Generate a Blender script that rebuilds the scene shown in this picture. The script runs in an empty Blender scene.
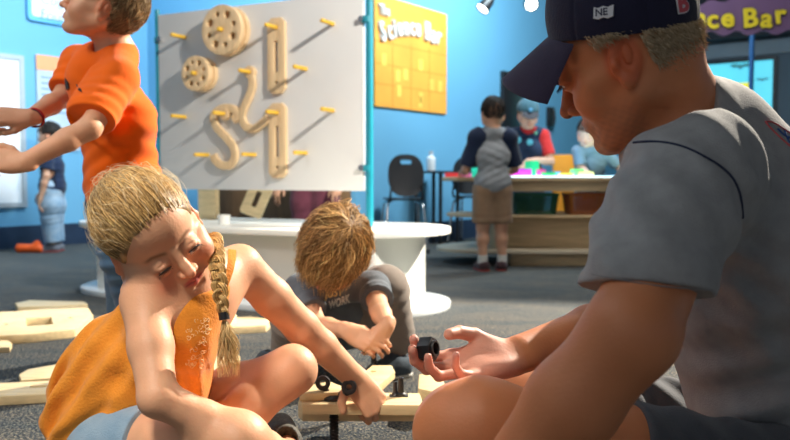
import bpy, bmesh, math, random
import numpy as np
from mathutils import Vector, Matrix
rng = np.random.default_rng(7)
random.seed(5)
C = bpy.context.scene.collection
F_PX = 800.0; CAM = np.array([0, 0, .62]); TILT = math.atan(44 / 800)
FW = np.array([0, math.cos(TILT), -math.sin(TILT)]); UPV = np.array([0, math.sin(TILT), math.cos(TILT)])

def W(px, py, Y):
    """the point at distance Y seen at photo pixel px, py"""
    r = FW + np.array([1., 0, 0]) * ((px - 395) / F_PX) + UPV * ((220 - py) / F_PX)
    return CAM + r * (Y / r[1])
def V(*a): return np.array(a, float)
def unit(v): v = np.asarray(v, float); return v / (np.linalg.norm(v) + 1e-12)

# ------------------------------------------------------------ materials
MATS = {}
def mat(name, col=(.5, .5, .5), rough=.5, metal=0., noise=0., nscale=30., bump=0., bscale=None, emit=0., attr=False, sss=0.,
        sheen=0., spec=.5, trans=0., col2=None, coat=0., stretch=None, alpha=1.):
    if name in MATS: return MATS[name]
    m = bpy.data.materials.new(name); m.use_nodes = True
    nt = m.node_tree; N = nt.nodes; L = nt.links
    b = N['Principled BSDF']
    b.inputs['Roughness'].default_value = rough; b.inputs['Metallic'].default_value = metal
    b.inputs['Base Color'].default_value = (*col, 1)
    b.inputs['Specular IOR Level'].default_value = spec
    if coat: b.inputs['Coat Weight'].default_value = coat; b.inputs['Coat Roughness'].default_value = .15
    if sheen: b.inputs['Sheen Weight'].default_value = sheen; b.inputs['Sheen Roughness'].default_value = .5
    if trans: b.inputs['Transmission Weight'].default_value = trans
    if alpha < 1: b.inputs['Alpha'].default_value = alpha
    if sss:
        b.inputs['Subsurface Weight'].default_value = sss
        b.inputs['Subsurface Radius'].default_value = (1., .35, .2); b.inputs['Subsurface Scale'].default_value = .006
    src = None
    if attr:
        a = N.new('ShaderNodeAttribute'); a.attribute_name = 'Col'; src = a.outputs['Color']
    tc = N.new('ShaderNodeTexCoord'); co = tc.outputs['Object']
    if stretch:
        mp = N.new('ShaderNodeMapping'); mp.inputs['Scale'].default_value = stretch; L.new(co, mp.inputs['Vector']); co = mp.outputs['Vector']
    if noise or col2:
        n = N.new('ShaderNodeTexNoise'); n.inputs['Scale'].default_value = nscale; n.inputs['Detail'].default_value = 4
        L.new(co, n.inputs['Vector'])
        mx = N.new('ShaderNodeMix'); mx.data_type = 'RGBA'
        c2 = col2 if col2 else tuple(c * (1 - noise) for c in col)
        rp = N.new('ShaderNodeValToRGB'); rp.color_ramp.elements[0].position = .35; rp.color_ramp.elements[1].position = .65
        L.new(n.outputs['Fac'], rp.inputs['Fac']); L.new(rp.outputs['Color'], mx.inputs[0])
        mx.inputs[6].default_value = (*col, 1); mx.inputs[7].default_value = (*c2, 1)
        if src is not None:
            mu = N.new('ShaderNodeMix'); mu.data_type = 'RGBA'; mu.blend_type = 'MULTIPLY'; mu.inputs[0].default_value = 1
            mx.inputs[6].default_value = (1, 1, 1, 1); q = 1 - noise; mx.inputs[7].default_value = (q, q, q, 1)
            L.new(src, mu.inputs[6]); L.new(mx.outputs[2], mu.inputs[7]); src = mu.outputs[2]
        else: src = mx.outputs[2]
    if src is not None: L.new(src, b.inputs['Base Color'])
    if bump:
        n2 = N.new('ShaderNodeTexNoise'); n2.inputs['Scale'].default_value = bscale or nscale * 3; n2.inputs['Detail'].default_value = 5
        L.new(co, n2.inputs['Vector'])
        bp = N.new('ShaderNodeBump'); bp.inputs['Strength'].default_value = bump; bp.inputs['Distance'].default_value = .01
        L.new(n2.outputs['Fac'], bp.inputs['Height']); L.new(bp.outputs['Normal'], b.inputs['Normal'])
    if emit:
        b.inputs['Emission Strength'].default_value = emit
        if src is not None: L.new(src, b.inputs['Emission Color'])
        else: b.inputs['Emission Color'].default_value = (*col, 1)
    MATS[name] = m
    return m

# ------------------------------------------------------------ object helpers
def link(name, me, m=None, parent=None):
    o = bpy.data.objects.new(name, me); C.objects.link(o)
    if m is not None: me.materials.append(m)
    if parent is not None: o.parent = parent
    return o
def tag(o, label, cat, group=None, kind=None):
    if label: o['label'] = label
    if cat: o['category'] = cat
    if group: o['group'] = group
    if kind: o['kind'] = kind
    return o
def thing(name, label, cat, loc=(0, 0, 0), rotz=0, group=None):
    o = bpy.data.objects.new(name, None); C.objects.link(o); o.location = loc; o.rotation_euler = (0, 0, rotz)
    o.empty_display_size = .1
    return tag(o, label, cat, group)
def struct(o): o['kind'] = 'structure'; return o
def dup(root, loc, rotz, label, group=None, rot=None):
    r = root.copy(); C.objects.link(r); r.location = loc; r.rotation_euler = rot if rot is not None else (0, 0, rotz)
    r['label'] = label
    if group: r['group'] = group
    for ch in list(root.children):
        c = ch.copy(); C.objects.link(c); c.parent = r
        for g in list(ch.children):
            d = g.copy(); C.objects.link(d); d.parent = c
    return r

class MB:
    """collects boxes, tubes, prisms; build() links them as one mesh"""
    def __init__(s): s.bm = bmesh.new()
    def box(s, lo, hi, M=None, bev=0):
        lo, hi = np.minimum(lo, hi), np.maximum(lo, hi)
        b = bmesh.new(); bmesh.ops.create_cube(b, size=1)
        for v in b.verts:
            v.co = Vector([(lo[i] + hi[i]) / 2 + v.co[i] * (hi[i] - lo[i]) for i in range(3)])
        if bev: bmesh.ops.bevel(b, geom=list(b.edges), offset=bev, segments=2, affect='EDGES', profile=.6)
        s._add(b, M); return s
    def _add(s, b, M):
        if M is not None: b.transform(M)
        me = bpy.data.meshes.new('t'); b.to_mesh(me); b.free(); s.bm.from_mesh(me); bpy.data.meshes.remove(me)
    def tube(s, pts, r, n=10, closed=False, M=None, flat=None, up=None):
        """sweep a circle (or a flat rounded section: flat=(w,t)) along pts"""
        pts = [np.asarray(p, float) for p in pts]; b = bmesh.new(); rings = []
        rr = r if hasattr(r, '__len__') else [r] * len(pts)
        u = None
        for i, p in enumerate(pts):
            if closed: t = pts[(i + 1) % len(pts)] - pts[i - 1]
            else: t = pts[min(i + 1, len(pts) - 1)] - pts[max(i - 1, 0)]
            t = unit(t)
            if up is not None: u = unit(np.asarray(up, float) - t * np.dot(up, t))
            elif u is None:
                a = V(0, 0, 1) if abs(t[2]) < .9 else V(1, 0, 0); u = unit(a - t * np.dot(a, t))
            else: u = unit(u - t * np.dot(u, t))
            w = np.cross(t, u); ring = []
            for k in range(n):
                a = 2 * math.pi * (k + .5) / n; ca, sa = math.cos(a), math.sin(a)
                if flat:
                    e = .35; ca = math.copysign(abs(ca) ** e, ca) * flat[1] / 2; sa = math.copysign(abs(sa) ** e, sa) * flat[0] / 2
                    q = p + u * ca + w * sa
                else: q = p + (u * ca + w * sa) * rr[i]
                ring.append(b.verts.new(q))
            rings.append(ring)
        m = len(rings)
        for i in range(m if closed else m - 1):
            A, B = rings[i], rings[(i + 1) % m]
            for k in range(n): b.faces.new((A[k], A[(k + 1) % n], B[(k + 1) % n], B[k]))
        if not closed: b.faces.new(rings[0][::-1]); b.faces.new(rings[-1])
        s._add(b, M); return s
    def prism(s, outline, z0, z1, holes=(), M=None, bev=0):
        """extruded polygon with holes, xy outline; built as filled top/bottom plus sides"""
        b = bmesh.new(); loops = [list(outline)] + [list(h) for h in holes]
        for z, flip in ((z0, True), (z1, False)):
            es = []
            for lp in loops:
                vs = [b.verts.new((p[0], p[1], z)) for p in lp]
                es += [b.edges.new((vs[i], vs[(i + 1) % len(vs)])) for i in range(len(vs))]
            bmesh.ops.triangle_fill(b, use_beauty=True, use_dissolve=False, edges=es)
        b.verts.ensure_lookup_table(); o = 0; tot = sum(len(l) for l in loops)
        for lp in loops:
            n = len(lp)
            for i in range(n):
                j = (i + 1) % n
                b.faces.new((b.verts[o + i], b.verts[o + j], b.verts[tot + o + j], b.verts[tot + o + i]))
            o += n
        bmesh.ops.recalc_face_normals(b, faces=list(b.faces))
        if bev:
            es = [e for e in b.edges if len(e.link_faces) == 2 and e.calc_face_angle(0) > 1.0]
            bmesh.ops.bevel(b, geom=es, offset=bev, segments=2, affect='EDGES', profile=.6)
        s._add(b, M); return s
    def sphere(s, c, r, M=None, seg=20):
        b = bmesh.new(); bmesh.ops.create_uvsphere(b, u_segments=seg, v_segments=seg // 2, radius=1)
        r = (r, r, r) if not hasattr(r, '__len__') else r
        for v in b.verts: v.co = Vector((c[0] + v.co.x * r[0], c[1] + v.co.y * r[1], c[2] + v.co.z * r[2]))
        s._add(b, M); return s
    def lathe(s, prof, n=32, M=None):
        """prof: (radius, z) pairs"""
        b = bmesh.new(); rings = []
        for r, z in prof:
            if r < 1e-5: rings.append([b.verts.new((0, 0, z))])
            else: rings.append([b.verts.new((r * math.cos(2 * math.pi * k / n), r * math.sin(2 * math.pi * k / n), z)) for k in range(n)])
        for A, B in zip(rings, rings[1:]):
            for k in range(n):
                j = (k + 1) % n
                q = [A[k % len(A)], A[j % len(A)], B[j % len(B)], B[k % len(B)]]
                u = []; [u.append(v) for v in q if v not in u]
                if len(u) > 2: b.faces.new(u)
        bmesh.ops.recalc_face_normals(b, faces=list(b.faces))
        s._add(b, M); return s
    def build(s, name, m, parent=None, smooth=True, angle=40):
        me = bpy.data.meshes.new(name); s.bm.to_mesh(me); s.bm.free()
        if smooth:
            me.polygons.foreach_set('use_smooth', [True] * len(me.polygons))
            me.set_sharp_from_angle(angle=math.radians(angle))
        return link(name, me, m, parent)

def frameM(o, x, y, z=None):
    x = unit(x); y = np.asarray(y, float); y = unit(y - x * np.dot(x, y)); z = np.cross(x, y)
    M = Matrix.Identity(4)
    for i in range(3): M[i][0] = x[i]; M[i][1] = y[i]; M[i][2] = z[i]; M[i][3] = o[i]
    return M
def rectpts(x0, y0, x1, y1): return [(x0, y0), (x1, y0), (x1, y1), (x0, y1)]
def circ(cx, cy, r, n=24): return [(cx + r * math.cos(2 * math.pi * k / n), cy + r * math.sin(2 * math.pi * k / n)) for k in range(n)]
def obround(x0, x1, r, n=20):
    return [(x1 + r * math.cos(a), r * math.sin(a)) for a in np.linspace(-math.pi / 2, math.pi / 2, n)] + \
           [(x0 + r * math.cos(a), r * math.sin(a)) for a in np.linspace(math.pi / 2, 3 * math.pi / 2, n)]
def chamfrect(x0, y0, x1, y1, c): return [(x0 + c, y0), (x1 - c, y0), (x1, y0 + c), (x1, y1 - c), (x1 - c, y1), (x0 + c, y1), (x0, y1 - c), (x0, y0 + c)]
def rrect(x0, y0, x1, y1, r, n=6):
    out = []
    for cx, cy, a0 in ((x1 - r, y0 + r, -90), (x1 - r, y1 - r, 0), (x0 + r, y1 - r, 90), (x0 + r, y0 + r, 180)):
        out += [(cx + r * math.cos(math.radians(a0 + 90 * k / n)), cy + r * math.sin(math.radians(a0 + 90 * k / n))) for k in range(n + 1)]
    return out
def spline(P, n=8, closed=False):
    P = [np.asarray(p, float) for p in P]; out = []; m = len(P)
    for i in range(m if closed else m - 1):
        g = (lambda j: P[j % m]) if closed else (lambda j: P[min(max(j, 0), m - 1)])
        a, b, c, d = g(i - 1), g(i), g(i + 1), g(i + 2)
        for t in np.linspace(0, 1, n, endpoint=False):
            out.append(.5 * ((2 * b) + (-a + c) * t + (2 * a - 5 * b + 4 * c - d) * t * t + (-a + 3 * b - 3 * c + d) * t ** 3))
    if not closed: out.append(P[-1])
    return out
def text_mesh(name, body, M, size, m, parent=None, ext=.003, bold=.0, space=1., align='LEFT', shear=0.):
    cu = bpy.data.curves.new('t', 'FONT'); cu.body = body; cu.size = size; cu.extrude = ext; cu.offset = bold; cu.space_character = space
    cu.align_x = align; cu.resolution_u = 3; cu.shear = shear
    o = bpy.data.objects.new('t', cu); C.objects.link(o)
    me = bpy.data.meshes.new_from_object(o.evaluated_get(bpy.context.evaluated_depsgraph_get()))
    bpy.data.objects.remove(o); bpy.data.curves.remove(cu)
    me.transform(M); me.name = name; me.materials.clear()
    return link(name, me, m, parent)
def soft_mesh(o, q=2):
    s = o.modifiers.new('sub', 'SUBSURF'); s.levels = q; s.render_levels = q; return o

# ------------------------------------------------------------ implicit-surface modeller (one continuous skin)
class Model:
    def __init__(s): s.P = []
    def add(s, lo, hi, fn, k=.01, op='u'): s.P.append((np.asarray(lo, float), np.asarray(hi, float), fn, k, op)); return s
    def cap(s, a, b, ra, rb=None, k=.01, op='u', sq=None, sqd=None):
        """tapered capsule; sq<1 flattens it along direction sqd"""
        a = np.asarray(a, float); b = np.asarray(b, float); rb = ra if rb is None else rb; ba = b - a; L2 = max(np.dot(ba, ba), 1e-12)
        R = max(ra, rb) + .002
        if sq is not None: sd = unit(sqd)
        def fn(x, y, z):
            dx, dy, dz = x - a[0], y - a[1], z - a[2]
            t = np.clip((dx * ba[0] + dy * ba[1] + dz * ba[2]) / L2, 0, 1)
            dx = dx - t * ba[0]; dy = dy - t * ba[1]; dz = dz - t * ba[2]; r = ra + (rb - ra) * t
            if sq is None: return np.sqrt(dx * dx + dy * dy + dz * dz) - r
            q = (dx * sd[0] + dy * sd[1] + dz * sd[2]) * (1 / sq - 1)
            dx = dx + q * sd[0]; dy = dy + q * sd[1]; dz = dz + q * sd[2]
            g = 1.0 / np.sqrt(1 + (1 / sq / sq - 1) * (q * sq / (1 - sq + 1e-9)) ** 2 * 0 + 0)
            d = np.sqrt(dx * dx + dy * dy + dz * dz)
            return (d - r) * (sq + (1 - sq) * .5)
        return s.add(np.minimum(a, b) - R, np.maximum(a, b) + R, fn, k, op)
    def chain(s, pts, rs, k=.012, op='u', sq=None, sqd=None):
        for i in range(len(pts) - 1): s.cap(pts[i], pts[i + 1], rs[i], rs[i + 1], k, op, sq, sqd)
        return s
    def ell(s, c, r, R=None, k=.01, op='u'):
        c = np.asarray(c, float); r = np.asarray(r, float) * np.ones(3); R = np.eye(3) if R is None else np.asarray(R)
        e = np.sqrt(((R * r) ** 2).sum(1)) + .002
        def fn(x, y, z):
            dx, dy, dz = x - c[0], y - c[1], z - c[2]
            k0 = 0; k1 = 0
            for i in range(3):
                q = (dx * R[0, i] + dy * R[1, i] + dz * R[2, i]); q0 = q / r[i]; q1 = q0 / r[i]
                k0 = k0 + q0 * q0; k1 = k1 + q1 * q1
            k0 = np.sqrt(k0); k1 = np.sqrt(k1)
            return k0 * (k0 - 1) / np.maximum(k1, 1e-6)
        return s.add(c - e, c + e, fn, k, op)
    def plane(s, p, n, k=.0, op='i'):
        """keep the side the normal points away from"""
        p = np.asarray(p, float); n = unit(n)
        return s.add(V(-9, -9, -9), V(9, 9, 9), lambda x, y, z: (x - p[0]) * n[0] + (y - p[1]) * n[1] + (z - p[2]) * n[2], k, op)
    def disp(s, lo, hi, fn): return s.add(lo, hi, fn, 0, 'd')
    def evalgrid(s, lo, hi, h):
        lo = np.asarray(lo, float); n = np.ceil((np.asarray(hi, float) - lo) / h).astype(int) + 1
        ax = [(lo[i] + h * np.arange(n[i])).astype(np.float32) for i in range(3)]
        D = np.full(n, .5, np.float32)
        for plo, phi, fn, k, op in s.P:
            pad = k + 3 * h
            i0 = np.clip(np.floor((plo - pad - lo) / h).astype(int), 0, n); i1 = np.clip(np.ceil((phi + pad - lo) / h).astype(int) + 1, 0, n)
            if (i1 <= i0).any(): continue
            sl = tuple(slice(i0[i], i1[i]) for i in range(3))
            d = fn(ax[0][sl[0]][:, None, None], ax[1][sl[1]][None, :, None], ax[2][sl[2]][None, None, :])
            A = D[sl]
            if op == 'u':
                if k > 0: hh = np.maximum(k - np.abs(A - d), 0) / k; D[sl] = np.minimum(A, d) - hh * hh * k * .25
                else: D[sl] = np.minimum(A, d)
            elif op == 's':
                if k > 0: hh = np.maximum(k - np.abs(A + d), 0) / k; D[sl] = np.maximum(A, -d) + hh * hh * k * .25
                else: D[sl] = np.maximum(A, -d)
            elif op == 'i':
                if k > 0: hh = np.maximum(k - np.abs(A - d), 0) / k; D[sl] = np.maximum(A, d) + hh * hh * k * .25
                else: D[sl] = np.maximum(A, d)
            elif op == 'd': D[sl] = A + d
            elif op == 'shell': D[sl] = np.maximum(A, -(A + k))
        return D, lo, h
    def bounds(s):
        lo = np.min([p[0] for p in s.P if p[4] == 'u'], 0); hi = np.max([p[1] for p in s.P if p[4] == 'u'], 0)
        return lo - .02, hi + .02
    def mesh(s, h, fine=(), lo=None, hi=None):
        """returns verts, normals, quads; fine: list of (lo, hi, h) boxes meshed at a smaller step"""
        b0, b1 = s.bounds()
        lo = b0 if lo is None else lo; hi = b1 if hi is None else hi
        out = []; boxes = [(lo, hi, h)] + list(fine)
        Vs = []; Ns = []; Fs = []; off = 0
        for i, (l, u, hh) in enumerate(boxes):
            l = np.asarray(l, float); u = np.asarray(u, float)
            v, n, f = nets(*s.evalgrid(l - 2 * hh, u + 2 * hh, hh))
            if len(f) == 0: continue
            c = v[f].mean(1)
            if i: keep = ((c > l) & (c < u)).all(1)
            else: keep = np.ones(len(f), bool)
            for j, (l2, u2, h2) in enumerate(boxes):
                if j > i: keep &= ~((c > np.asarray(l2) + hh * .6) & (c < np.asarray(u2) - hh * .6)).all(1)
            f = f[keep]; used = np.unique(f); mp = np.full(len(v), -1); mp[used] = np.arange(len(used))
            Vs.append(v[used]); Ns.append(n[used]); Fs.append(mp[f] + off); off += len(used)
        return np.concatenate(Vs), np.concatenate(Ns), np.concatenate(Fs)

def nets(D, lo, h):
    S = D < 0; n = np.array(D.shape)
    cnt = np.zeros(n - 1, np.int8); sl = (slice(0, -1), slice(1, None))
    for a in (0, 1):
        for b in (0, 1):
            for c in (0, 1): cnt += S[sl[a], sl[b], sl[c]]
    cell = (cnt > 0) & (cnt < 8)
    idx = np.argwhere(cell)
    if len(idx) == 0: return np.zeros((0, 3)), np.zeros((0, 3)), np.zeros((0, 4), int)
    cid = np.full(cell.shape, -1, np.int64); cid[tuple(idx.T)] = np.arange(len(idx))
    cor = {}
    for a in (0, 1):
        for b in (0, 1):
            for c in (0, 1): cor[a, b, c] = D[idx[:, 0] + a, idx[:, 1] + b, idx[:, 2] + c]
    acc = np.zeros((len(idx), 3)); num = np.zeros(len(idx))
    for ax in range(3):
        for p in (0, 1):
            for q in (0, 1):
                k0 = [p, q]; k0.insert(ax, 0); k1 = [p, q]; k1.insert(ax, 1)
                d0 = cor[tuple(k0)]; d1 = cor[tuple(k1)]; m = (d0 < 0) != (d1 < 0)
                t = np.where(m, d0 / np.where(m, d0 - d1, 1), 0)
                pt = np.zeros((len(idx), 3)); pt[:] = k0; pt[:, ax] = t
                acc[m] += pt[m]; num[m] += 1
    v = (idx + acc / num[:, None]) * h + lo
    def samp(P):
        g = (P - lo) / h; i = np.clip(np.floor(g).astype(int), 0, n - 2); f = g - i; r = 0
        for a in (0, 1):
            for b in (0, 1):
                for c in (0, 1):
                    w = (f[:, 0] if a else 1 - f[:, 0]) * (f[:, 1] if b else 1 - f[:, 1]) * (f[:, 2] if c else 1 - f[:, 2])
                    r = r + w * D[i[:, 0] + a, i[:, 1] + b, i[:, 2] + c]
        return r
    def grad(P):
        return np.stack([(samp(P + e) - samp(P - e)) / (2 * .8 * h) for e in np.eye(3) * h * .8], 1)
    g = grad(v); gl = np.maximum((g * g).sum(1), .25)
    st = samp(v) / gl; v = v - np.clip(st, -.4 * h, .4 * h)[:, None] * g
    g = grad(v); nrm = g / (np.linalg.norm(g, axis=1)[:, None] + 1e-9)
    faces = []
    for ax in range(3):
        o = [i for i in range(3) if i != ax]
        a = [slice(None)] * 3; b = [slice(None)] * 3; a[ax] = slice(0, -1); b[ax] = slice(1, None)
        A = S[tuple(a)]; B = S[tuple(b)]; E = A != B
        E[tuple([slice(0, 1) if i == o[0] else slice(None) for i in range(3)])] = False
        E[tuple([slice(0, 1) if i == o[1] else slice(None) for i in range(3)])] = False
        E[tuple([slice(-1, None) if i == o[0] else slice(None) for i in range(3)])] = False
        E[tuple([slice(-1, None) if i == o[1] else slice(None) for i in range(3)])] = False
        e = np.argwhere(E); q = []
        for d0, d1 in ((0, 0), (-1, 0), (-1, -1), (0, -1)):
            k = e.copy(); k[:, o[0]] += d0; k[:, o[1]] += d1
            q.append(cid[k[:, 0], k[:, 1], k[:, 2]])
        q = np.stack(q, 1); ins = S[tuple(e.T)]
        if ax == 1: ins = ~ins
        q[~ins] = q[~ins][:, ::-1]
        faces.append(q)
    f = np.concatenate(faces); f = f[(f >= 0).all(1)]
    return v, nrm, f

def mesh_obj(name, v, n, f, m, parent=None, col=None, origin=None):
    me = bpy.data.meshes.new(name)
    if origin is not None: v = v - np.asarray(origin)
    me.vertices.add(len(v)); me.vertices.foreach_set('co', v.astype(np.float32).ravel())
    me.loops.add(f.size); me.loops.foreach_set('vertex_index', f.astype(np.int32).ravel())
    me.polygons.add(len(f)); me.polygons.foreach_set('loop_start', np.arange(0, f.size, f.shape[1], dtype=np.int32))
    me.polygons.foreach_set('loop_total', np.full(len(f), f.shape[1], np.int32))
    me.update(calc_edges=True); me.validate()
    me.polygons.foreach_set('use_smooth', [True] * len(me.polygons))
    if n is not None: me.normals_split_custom_set_from_vertices([tuple(q) for q in n])
    if col is not None:
        a = me.color_attributes.new('Col', 'FLOAT_COLOR', 'POINT')
        c = np.ones((len(v), 4), np.float32); c[:, :3] = col; a.data.foreach_set('color', c.ravel())
    o = link(name, me, m, parent)
    if origin is not None and parent is None: o.location = origin
    return o
def solid(name, model, h, m, parent=None, fine=(), colf=None, origin=None, lo=None, hi=None):
    v, n, f = model.mesh(h, fine, lo, hi)
    col = colf(v, n) if colf else None
    return mesh_obj(name, v, n, f, m, parent, col, origin)

class Fr:
    """a local frame: columns right, forward, up; scale"""
    def __init__(s, o, fwd, up=(0, 0, 1), sc=1., right=None):
        f = unit(fwd)
        if right is not None: r = unit(np.asarray(right) - f * np.dot(right, f)); u = np.cross(r, f)
        else: u = unit(np.asarray(up, float) - f * np.dot(up, f)); r = np.cross(f, u)
        s.R = np.stack([r, f, u], 1); s.o = np.asarray(o, float); s.s = sc
    def p(s, *l): return s.o + s.R @ (np.array(l, float) * s.s)
    def d(s, *l): return s.R @ np.array(l, float)
    def inv(s, P): return ((P - s.o) @ s.R) / s.s

def rotm(axis, ang):
    return np.array(Matrix.Rotation(ang, 3, Vector(axis)))
def fbm(P, sc, seed=0, oct=3):
    """cheap smooth noise from sums of sines"""
    r = np.random.default_rng(seed); out = 0
    for o in range(oct):
        for _ in range(4):
            k = r.normal(size=3); k = k / np.linalg.norm(k) * sc * 2 ** o * r.uniform(.7, 1.3)
            out = out + np.sin(P[0] * k[0] + P[1] * k[1] + P[2] * k[2] + r.uniform(0, 6.28)) / (4 * 1.6 ** o)
    return out
# ============================================================ palette
wood_l = mat('pale_birch', (.80, .60, .32), .5, noise=.22, nscale=6, bump=.05, bscale=40, stretch=(1, 14, 14))
wood_f = mat('floor_piece_wood', (.86, .66, .36), .5, noise=.2, nscale=5, bump=.06, bscale=40, stretch=(1.5, 16, 16))
wood_m = mat('panel_piece_wood', (.80, .58, .33), .42, noise=.2, nscale=5, bump=.04, bscale=50, stretch=(14, 14, 1.2))
wood_d = mat('counter_wood', (.62, .46, .26), .5, noise=.25, nscale=4, bump=.05, bscale=30, stretch=(1.2, 14, 14))
wood_c = mat('cabinet_wood', (.26, .15, .07), .5, noise=.3, nscale=4, stretch=(10, 10, 1))
white_l = mat('white_laminate', (.80, .80, .74), .35, noise=.03, nscale=5)
white_p = mat('panel_grey_white', (.66, .66, .64), .4, noise=.04, nscale=3)
blue_w = mat('blue_wall_paint', (.15, .42, .64), .7, noise=.06, nscale=1.2, bump=.02, bscale=60)
navy_b = mat('navy_baseboard', (.015, .035, .075), .5, noise=.2, nscale=8)
teal_m = mat('teal_enamel', (.008, .24, .32), .3, noise=.05, nscale=10, coat=.3)
chrome = mat('brushed_chrome', (.75, .75, .76), .25, 1., noise=.05, nscale=60)
black_p = mat('black_plastic', (.012, .012, .014), .38, noise=.2, nscale=40, bump=.03, bscale=150)
black_m = mat('black_metal', (.015, .015, .017), .4, noise=.2, nscale=40)
white_s = mat('sign_white', (.80, .85, .88), .6, noise=.03, nscale=4)
grey_f = mat('grey_frame', (.42, .47, .50), .5, noise=.05, nscale=20)
orange_s = mat('sign_orange', (.95, .42, .06), .6, noise=.12, nscale=3)
orange_l = mat('sign_line_orange', (.80, .30, .04), .6, noise=.1, nscale=5)
letter_w = mat('white_letter', (.85, .86, .86), .5, noise=.02, nscale=9)
letter_g = mat('grey_letter_edge', (.42, .45, .48), .5, noise=.05, nscale=9)
letter_b = mat('grey_blue_letter', (.20, .30, .42), .5, noise=.05, nscale=9)

# ============================================================ carpet
def carpet():
    m = bpy.data.materials.new('speckled_carpet'); m.use_nodes = True; nt = m.node_tree; N = nt.nodes; L = nt.links; b = N['Principled BSDF']
    tc = N.new('ShaderNodeTexCoord'); b.inputs['Roughness'].default_value = .95; b.inputs['Specular IOR Level'].default_value = .15
    n1 = N.new('ShaderNodeTexNoise'); n1.inputs['Scale'].default_value = 150; n1.inputs['Detail'].default_value = 2
    n2 = N.new('ShaderNodeTexNoise'); n2.inputs['Scale'].default_value = 7; n2.inputs['Detail'].default_value = 3
    v1 = N.new('ShaderNodeTexVoronoi'); v1.inputs['Scale'].default_value = 120
    mp = N.new('ShaderNodeMapping'); mp.inputs['Scale'].default_value = (.35, 1.5, 1); mp.inputs['Rotation'].default_value = (0, 0, .35)
    L.new(tc.outputs['Object'], mp.inputs[0]); L.new(mp.outputs[0], n2.inputs['Vector'])
    for n in (n1, v1): L.new(tc.outputs['Object'], n.inputs['Vector'])
    r1 = N.new('ShaderNodeValToRGB'); e = r1.color_ramp.elements
    e[0].position = .36; e[0].color = (.018, .024, .032, 1); e[1].position = .68; e[1].color = (.34, .28, .19, 1)
    q = r1.color_ramp.elements.new(.5); q.color = (.055, .062, .07, 1)
    r2 = N.new('ShaderNodeValToRGB'); e = r2.color_ramp.elements
    e[0].position = .35; e[0].color = (.62, .74, .86, 1); e[1].position = .65; e[1].color = (.95, .95, .95, 1)
    L.new(n1.outputs['Fac'], r1.inputs[0]); L.new(n2.outputs['Fac'], r2.inputs[0])
    mx = N.new('ShaderNodeMix'); mx.data_type = 'RGBA'; mx.blend_type = 'MULTIPLY'; mx.inputs[0].default_value = 1
    L.new(r1.outputs[0], mx.inputs[6]); L.new(r2.outputs[0], mx.inputs[7]); L.new(mx.outputs[2], b.inputs['Base Color'])
    bp = N.new('ShaderNodeBump'); bp.inputs['Strength'].default_value = .6; bp.inputs['Distance'].default_value = .004
    L.new(v1.outputs['Distance'], bp.inputs['Height']); L.new(bp.outputs[0], b.inputs['Normal'])
    return m
struct(MB().box((-7, -3.5, -.05), (8, 13.5, 0)).build('floor', carpet(), smooth=False))
ceil_m = mat('dark_ceiling', (.03, .035, .05), .9, noise=.2, nscale=2)
struct(MB().box((-7, -3.5, 3.3), (8, 13.5, 3.4)).build('ceiling', ceil_m, smooth=False))

# ============================================================ walls: two directions, u runs away to the right, v comes nearer to the right
UD = V(.596, .803, 0); VD = V(.803, -.596, 0)
A0 = V(-3.0, 7.2, 0)                       # a point on the left wall
K1 = A0 + .946 * UD                        # inner corner behind the panel
K2 = K1 + 2.54 * VD                        # outer corner
K3 = K2 + 6.9 * UD                         # corner right of the table group
def wall(name, a, b, z0, z1, m, t=.12, out=None):
    d = unit(b - a); n = np.cross(d, V(0, 0, 1)) if out is None else out
    M = frameM(a, d, n, None)
    L = np.linalg.norm(b - a)
    s = 1 if np.dot(np.cross(d, n), V(0, 0, 1)) > 0 else -1
    return struct(MB().box((0, -t, s * z0), (L, 0, s * z1), M).build(name, m, smooth=False))
NU = V(.803, -.596, 0)                     # normal of the u walls, into the room
NV = V(-.596, -.803, 0)                    # normal of the v walls, into the room
wall('wall_left', A0 - 6.2 * UD, K1, 0, 3.3, blue_w, out=NU)
wall('wall_inner', K1 - .12 * VD, K2, 0, 3.3, blue_w, out=NV)
wall('wall_poster', K2, K3, 0, 3.3, blue_w, out=NU)
wall_r = mat('grey_blue_wall', (.16, .22, .27), .7, noise=.08, nscale=1.5)
wall('wall_screen', K3 - .12 * VD, K3 + 5.2 * VD, 0, 3.3, wall_r, out=NV)
for nm, a, b, n in (('baseboard_left', A0 - 6.2 * UD, K1, NU), ('baseboard_inner', K1, K2, NV), ('baseboard_poster', K2, K3, NU)):
    wall(nm, a + n * .02, b + n * .02, 0, .19, navy_b, t=.02, out=n)

def on(px, py, P0, d):
    """hit of a pixel's ray with the vertical plane through P0 along d -> (s, z)"""
    r = FW + V(1, 0, 0) * ((px - 395) / F_PX) + UPV * ((220 - py) / F_PX)
    A = np.array([[d[0], -r[0]], [d[1], -r[1]]]); s, t = np.linalg.solve(A, (CAM - P0)[:2])
    return s, (CAM + t * r)[2]
def wallM(P0, d, n, off=0):  # local x along wall, y up, z out of the wall
    return frameM(P0 + n * off, d, V(0, 0, 1))
MU = wallM(A0, UD, NU); MQ = wallM(K2, UD, NU); MS = wallM(K3, VD, NV)

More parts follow.
